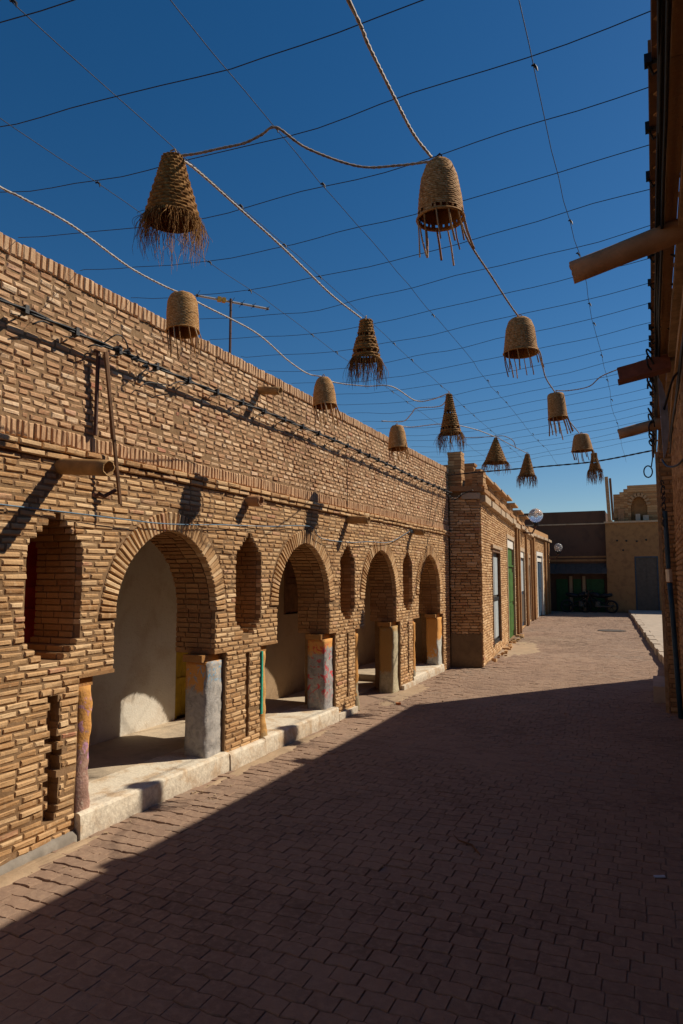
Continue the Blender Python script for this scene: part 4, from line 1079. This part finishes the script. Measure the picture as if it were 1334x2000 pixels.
cord('drop_wire', [(W + .02, 11.5, 3.25), (W + .03, 11.35, 2.95), (W + .02, 11.2, 2.5), (W + .025, 11.0, 2.0), (W + .02, 10.75, 1.72)], .004, BLACK, 'thin dark wire dropping down the far end of the arcade wall', strands=1)
cord('drop_wire', [(W + .02, 7.75, 3.25), (W + .03, 7.76, 2.9), (W + .02, 7.78, 2.56)], .004, BLACK, 'short dark wire dropping from the wall cable above the third slot window', strands=1)
cord('corner_wires', [(W + .03, 12.2, 3.25), (-3.3, 12.35, 3.12), (-3.2, 12.5, 3.22), (-3.0, 12.55, 3.30)], .006, BLACK, 'tangle of black wires in the corner where the arcade meets the shop row', strands=2, pitch=.12, off=.014)

# antenna on the roof behind the parapet
an = empty('tv_antenna', (-4.6, 6.84, 3.1), label='television antenna on a thin rusty mast behind the left parapet', cat='antenna')
b = MB(); b.tube([(-4.6, 6.84, 3.0), (-4.6, 6.84, 5.10)], .016, 8); b.build('mast', IRON, an)
p0, p1 = Vector((-4.90, 6.53, 5.08)), Vector((-4.286, 7.225, 5.06)); b = MB(); b.tube([p0, p1], .014, 6); b.build('boom', ALU, an)
d = (p1 - p0).normalized(); e = d.cross(Vector((0, 0, 1)))
for i, t in enumerate((.02, .48, .62, .78, .98)):
    c_ = p0 + (p1 - p0) * t; L = .16 - .02 * i; b = MB(); b.tube([c_ - e * L, c_ + e * L], .003, 5); b.obox(c_, d * .012, e * .012, (0, 0, .014)); b.build('element', WIRE, an)
for t in (.315, .375):
    c_ = p0 + (p1 - p0) * t; b = MB(); b.obox(c_ + Vector((0, 0, .004)), d * .022, e * .028, (0, 0, .026)); b.build('junction_box', YELL, an)

# ================================================================= CABLES UNDER THE RIGHT EAVE
ec = empty('eave_cables', (.1, 4, 3.6), label='bundle of black cables and clips strung under the eave of the right building', cat='cable')
for i, (x, z, r) in enumerate(((.108, 3.60, .012), (.100, 3.56, .010), (.116, 3.545, .009), (.09, 3.575, .007))):
    pts = [(x + .008 * fbm(y * .9, i * 3), y, z + .03 * fbm(y * .7, i * 7.7) - .01 * i) for y in [1.0 + .6 * j for j in range(18)]]
    cord('eave_cable', pts, r, BLACK, None, strands=1, parent=ec, step=.08)
for i, y in enumerate((2.62, 3.05, 3.46, 4.30, 4.75, 5.2, 5.6, 5.9, 6.1, 6.5, 6.8, 7.2, 7.7, 8.2, 8.8, 9.3)):
    b = MB(); zz = 3.60 + .01 * (i % 3)
    b.obox((.058, y, zz), (.013, 0, .0), (0, .018, 0), (0, .0, .018)); b.tube([(.06, y, zz - .02), (.075, y + .02, zz - .045), (.10, y + .02, zz - .03)], .006, 5)
    b.tube([(.07, y, zz - .01), (.16, y - .02, zz - .02), (.262, y - .03, zz + .01 - .12)], .007, 5); b.build('cable_clip', BLACK, ec)
for (x, z, ph) in ((.262, 3.3, 0), (.255, 3.2, 2)):
    pts = [(x - .012 + .006 * math.sin(y * 2 + ph), y, z + .03 * math.sin(y + ph)) for y in [1.5 + .5 * j for j in range(16)]]
    cord('eave_cable', pts, .008, BLACK, None, strands=1, parent=ec, step=.08)
tg = MB(); rg = random.Random(5)
for i in range(16):
    y = rg.uniform(6.0, 9.4); z = 3.52 - (y - 6) * .05 + rg.uniform(-.1, .04); a = rg.uniform(0, 3); rr = rg.uniform(.03, .06)
    tg.tube([(.055 + .03 * math.cos(q * .8 + a), y + rr * math.cos(q), z + rr * math.sin(q)) for q in [j * .7 for j in range(8)]], .008, 5)
tg.build('cable_tangle', BLACK, ec, kind='stuff')
b = MB(); b.tube([(.0 + .05 * math.cos(q * math.pi / 8), 9.5, 3.03 + .075 * math.sin(q * math.pi / 8)) for q in range(17)], .009, 6, caps=False); b.tube([(.04, 9.5, 3.09), (.075, 9.5, 3.3), (.08, 9.5, 3.55)], .008, 5); b.build('coiled_loop', BLACK, None, label='loop of black cable hanging from the eave of the right building against the sky', cat='cable')
cord('droop_cable', [(.245, 5.9, 3.30), (.20, 5.8, 3.22), (.14, 6.0, 3.05), (.12, 6.15, 3.02)], .009, BLACK, 'black cable bending down from the eave to the pale sheet', strands=1)
cord('droop_cable', [(.11, 6.2, 2.66), (.14, 5.9, 2.56), (.20, 5.6, 2.52), (.262, 5.3, 2.56)], .008, BLACK, 'black cable looping under the pale sheet at the right edge', strands=1)
# pale metal sheet hanging on edge
V = []; F = []; pf = [(0, .105, 3.30), (.25, .13, 3.26), (.5, .165, 3.10), (.5, .17, 2.90), (.35, .152, 2.74), (.1, .128, 2.65), (0, .118, 2.64), (-.04, .112, 2.85), (-.05, .105, 3.08)]
for dy, s_ in ((-.02, 1), (.02, 1)):
    for (u_, x, z) in pf: V.append((x, 6.0 + dy + u_ * .12, z))
n = len(pf); F = [tuple(range(n)), tuple(range(n, 2 * n))[::-1]] + [(i, i + n, (i + 1) % n + n, (i + 1) % n) for i in range(n)]
obj('sheet_shade', V, F, SHEET, None, label='narrow pale blue grey sheet metal fitting hanging edge on from the right eave', cat='light fitting')
# blue conduit
b = MB(); b.tube([(.245, 9.3, .0), (.228, 9.3, .45), (.205, 9.3, 1.2), (.188, 9.3, 1.62)], .03, 8); o = b.build('blue_conduit', PBLUE, None, True, label='dark blue conduit standing against the corner of the right building', cat='pipe')
b = MB(); b.tube([(.187, 9.3, 1.63), (.183, 9.3, 1.78)], .038, 8); b.build('coupling', ALU, o)
b = MB(); b.tube([(.182, 9.3, 1.79), (.17, 9.3, 2.5)], .028, 8); b.build('upper_length', PBLUE, o)
tg = MB()
for i in range(8): tg.tube([(.16 + .02 * math.cos(q + i), 9.28 + .02 * i * .3, 2.35 + i * .07 + .05 * math.sin(q)) for q in [j * .8 for j in range(7)]], .008, 5)
tg.build('cable_knot', BLACK, None, label='knot of black wires above the blue conduit at the right corner', cat='cable')

# ================================================================= MOTORBIKES IN THE SHADE
def motorbike(x, y, ang, label, col):
    e = empty('motorbike', (x, y, 0), label=label, cat='motorbike', group='motorbikes parked in the shade at the end of the street')
    ca, sa = math.cos(ang), math.sin(ang)
    def T(p): return (x + p[0] * ca - p[1] * sa, y + p[0] * sa + p[1] * ca, p[2])
    for sx in (-.6, .6):
        b = MB(); b.tube([T((sx + .27 * math.cos(q * math.pi / 10), 0, .29 + .27 * math.sin(q * math.pi / 10))) for q in range(21)], .045, 6, caps=False); wh = b.build('wheel', BLACK, e, True)
        b = MB()
        for q in range(6): b.tube([T((sx, 0, .29)), T((sx + .25 * math.cos(q * math.pi / 3), 0, .29 + .25 * math.sin(q * math.pi / 3)))], .012, 4)
        b.tube([T((sx, -.05, .29)), T((sx, .05, .29))], .05, 8); b.build('rim', BLACK, wh)
    b = MB(); b.tube([T(p) for p in ((.6, 0, .29), (.45, 0, .72), (.40, 0, .95))], .03, 6); b.build('fork', IRON, e)
    b = MB(); b.tube([T(p) for p in ((.40, 0, .80), (.0, 0, .55), (-.6, 0, .29))], .035, 6); b.tube([T(p) for p in ((.38, 0, .75), (.05, 0, .30), (-.3, 0, .30), (-.5, 0, .6))], .03, 6); b.build('frame', BLACK, e)
    b = MB(); b.tube([T((.33, 0, .78)), T((.2, 0, .84)), T((.0, 0, .80)), T((-.1, 0, .74))], [.06, .13, .12, .06], 10); b.build('tank', col, e, True)
    b = MB(); b.tube([T((-.05, 0, .76)), T((-.3, 0, .79)), T((-.65, 0, .84))], [.07, .11, .07], 8); b.build('seat', BLACK, e, True)
    b = MB(); b.tube([T((.30, -.33, 1.04)), T((.40, -.12, .98)), T((.40, .12, .98)), T((.30, .33, 1.04))], .017, 6); b.build('handlebar', IRON, e, True)
    b = MB(); b.tube([T((.02, 0, .52)), T((.02, 0, .28))], [.11, .14], 10); b.tube([T((.0, .12, .30)), T((-.5, .14, .30)), T((-.75, .14, .36))], .04, 8); b.build('engine', GREYM, e)
    b = MB(); b.tube([T((.46, 0, .86)), T((.56, 0, .86))], [.07, .085], 10); b.build('headlight', GREYM, e)
motorbike(-3.15, 34.2, .25, 'dark motorbike parked against the green doors, left one of two', BLACK)
motorbike(-2.35, 34.0, 2.9, 'dark motorbike parked beside the mud building corner, right one of two', BLACK)

# ================================================================= LITTER AND SMALL STONES
lt = [( -1.05, 4.55, .03, 'crumpled dark leaf'), (.02, 5.4, .02, 'scrap'), (-2.9, 3.7, .012, 'scrap')]
b = MB(); P = [(-1.02, 4.30, .006), (-1.10, 4.42, .012), (-1.2, 4.47, .008), (-1.26, 4.56, .006)]; b.tube(P, [.004, .006, .005, .002], 5); b.build('dry_twig', WOOD_D, None, label='dry dark twig lying on the shaded pavers in the middle of the street', cat='twig')
b = MB(); b.obox((-.03, 4.42, .008), (.028, .006, .003), (-.004, .010, 0), (0, 0, .003)); b.build('paper_scrap', SHEET, None, label='pale bluish scrap of paper on the shaded pavers near the right edge', cat='litter')
b = MB(); b.obox((-3.14, 8.75, .014), (.03, .01, 0), (-.01, .02, 0), (0, 0, .012)); b.build('brick_chip', plain('orange_chip', (.5, .16, .05), .8), None, label='orange brick chip lying before the third arch', cat='brick chip')
st = MB(); rg = random.Random(11)
for i in range(520):
    y = rg.uniform(1.2, 14) ; x = rg.uniform(-3.42, .15) if rg.random() < .5 else rg.uniform(-3.42, -2.6); s_ = rg.uniform(.002, .007) * (1 + (rg.random() < .08))
    a = rg.uniform(0, 3); st.obox((x, y, .003 + s_ * .4), (s_ * math.cos(a), s_ * math.sin(a), 0), (-s_ * .7 * math.sin(a), s_ * .7 * math.cos(a), s_ * .2), (0, 0, s_ * .5), rg.random())
st.build('grit', DIRT, None, label='grit and small stones scattered over the pavers', kind='stuff')
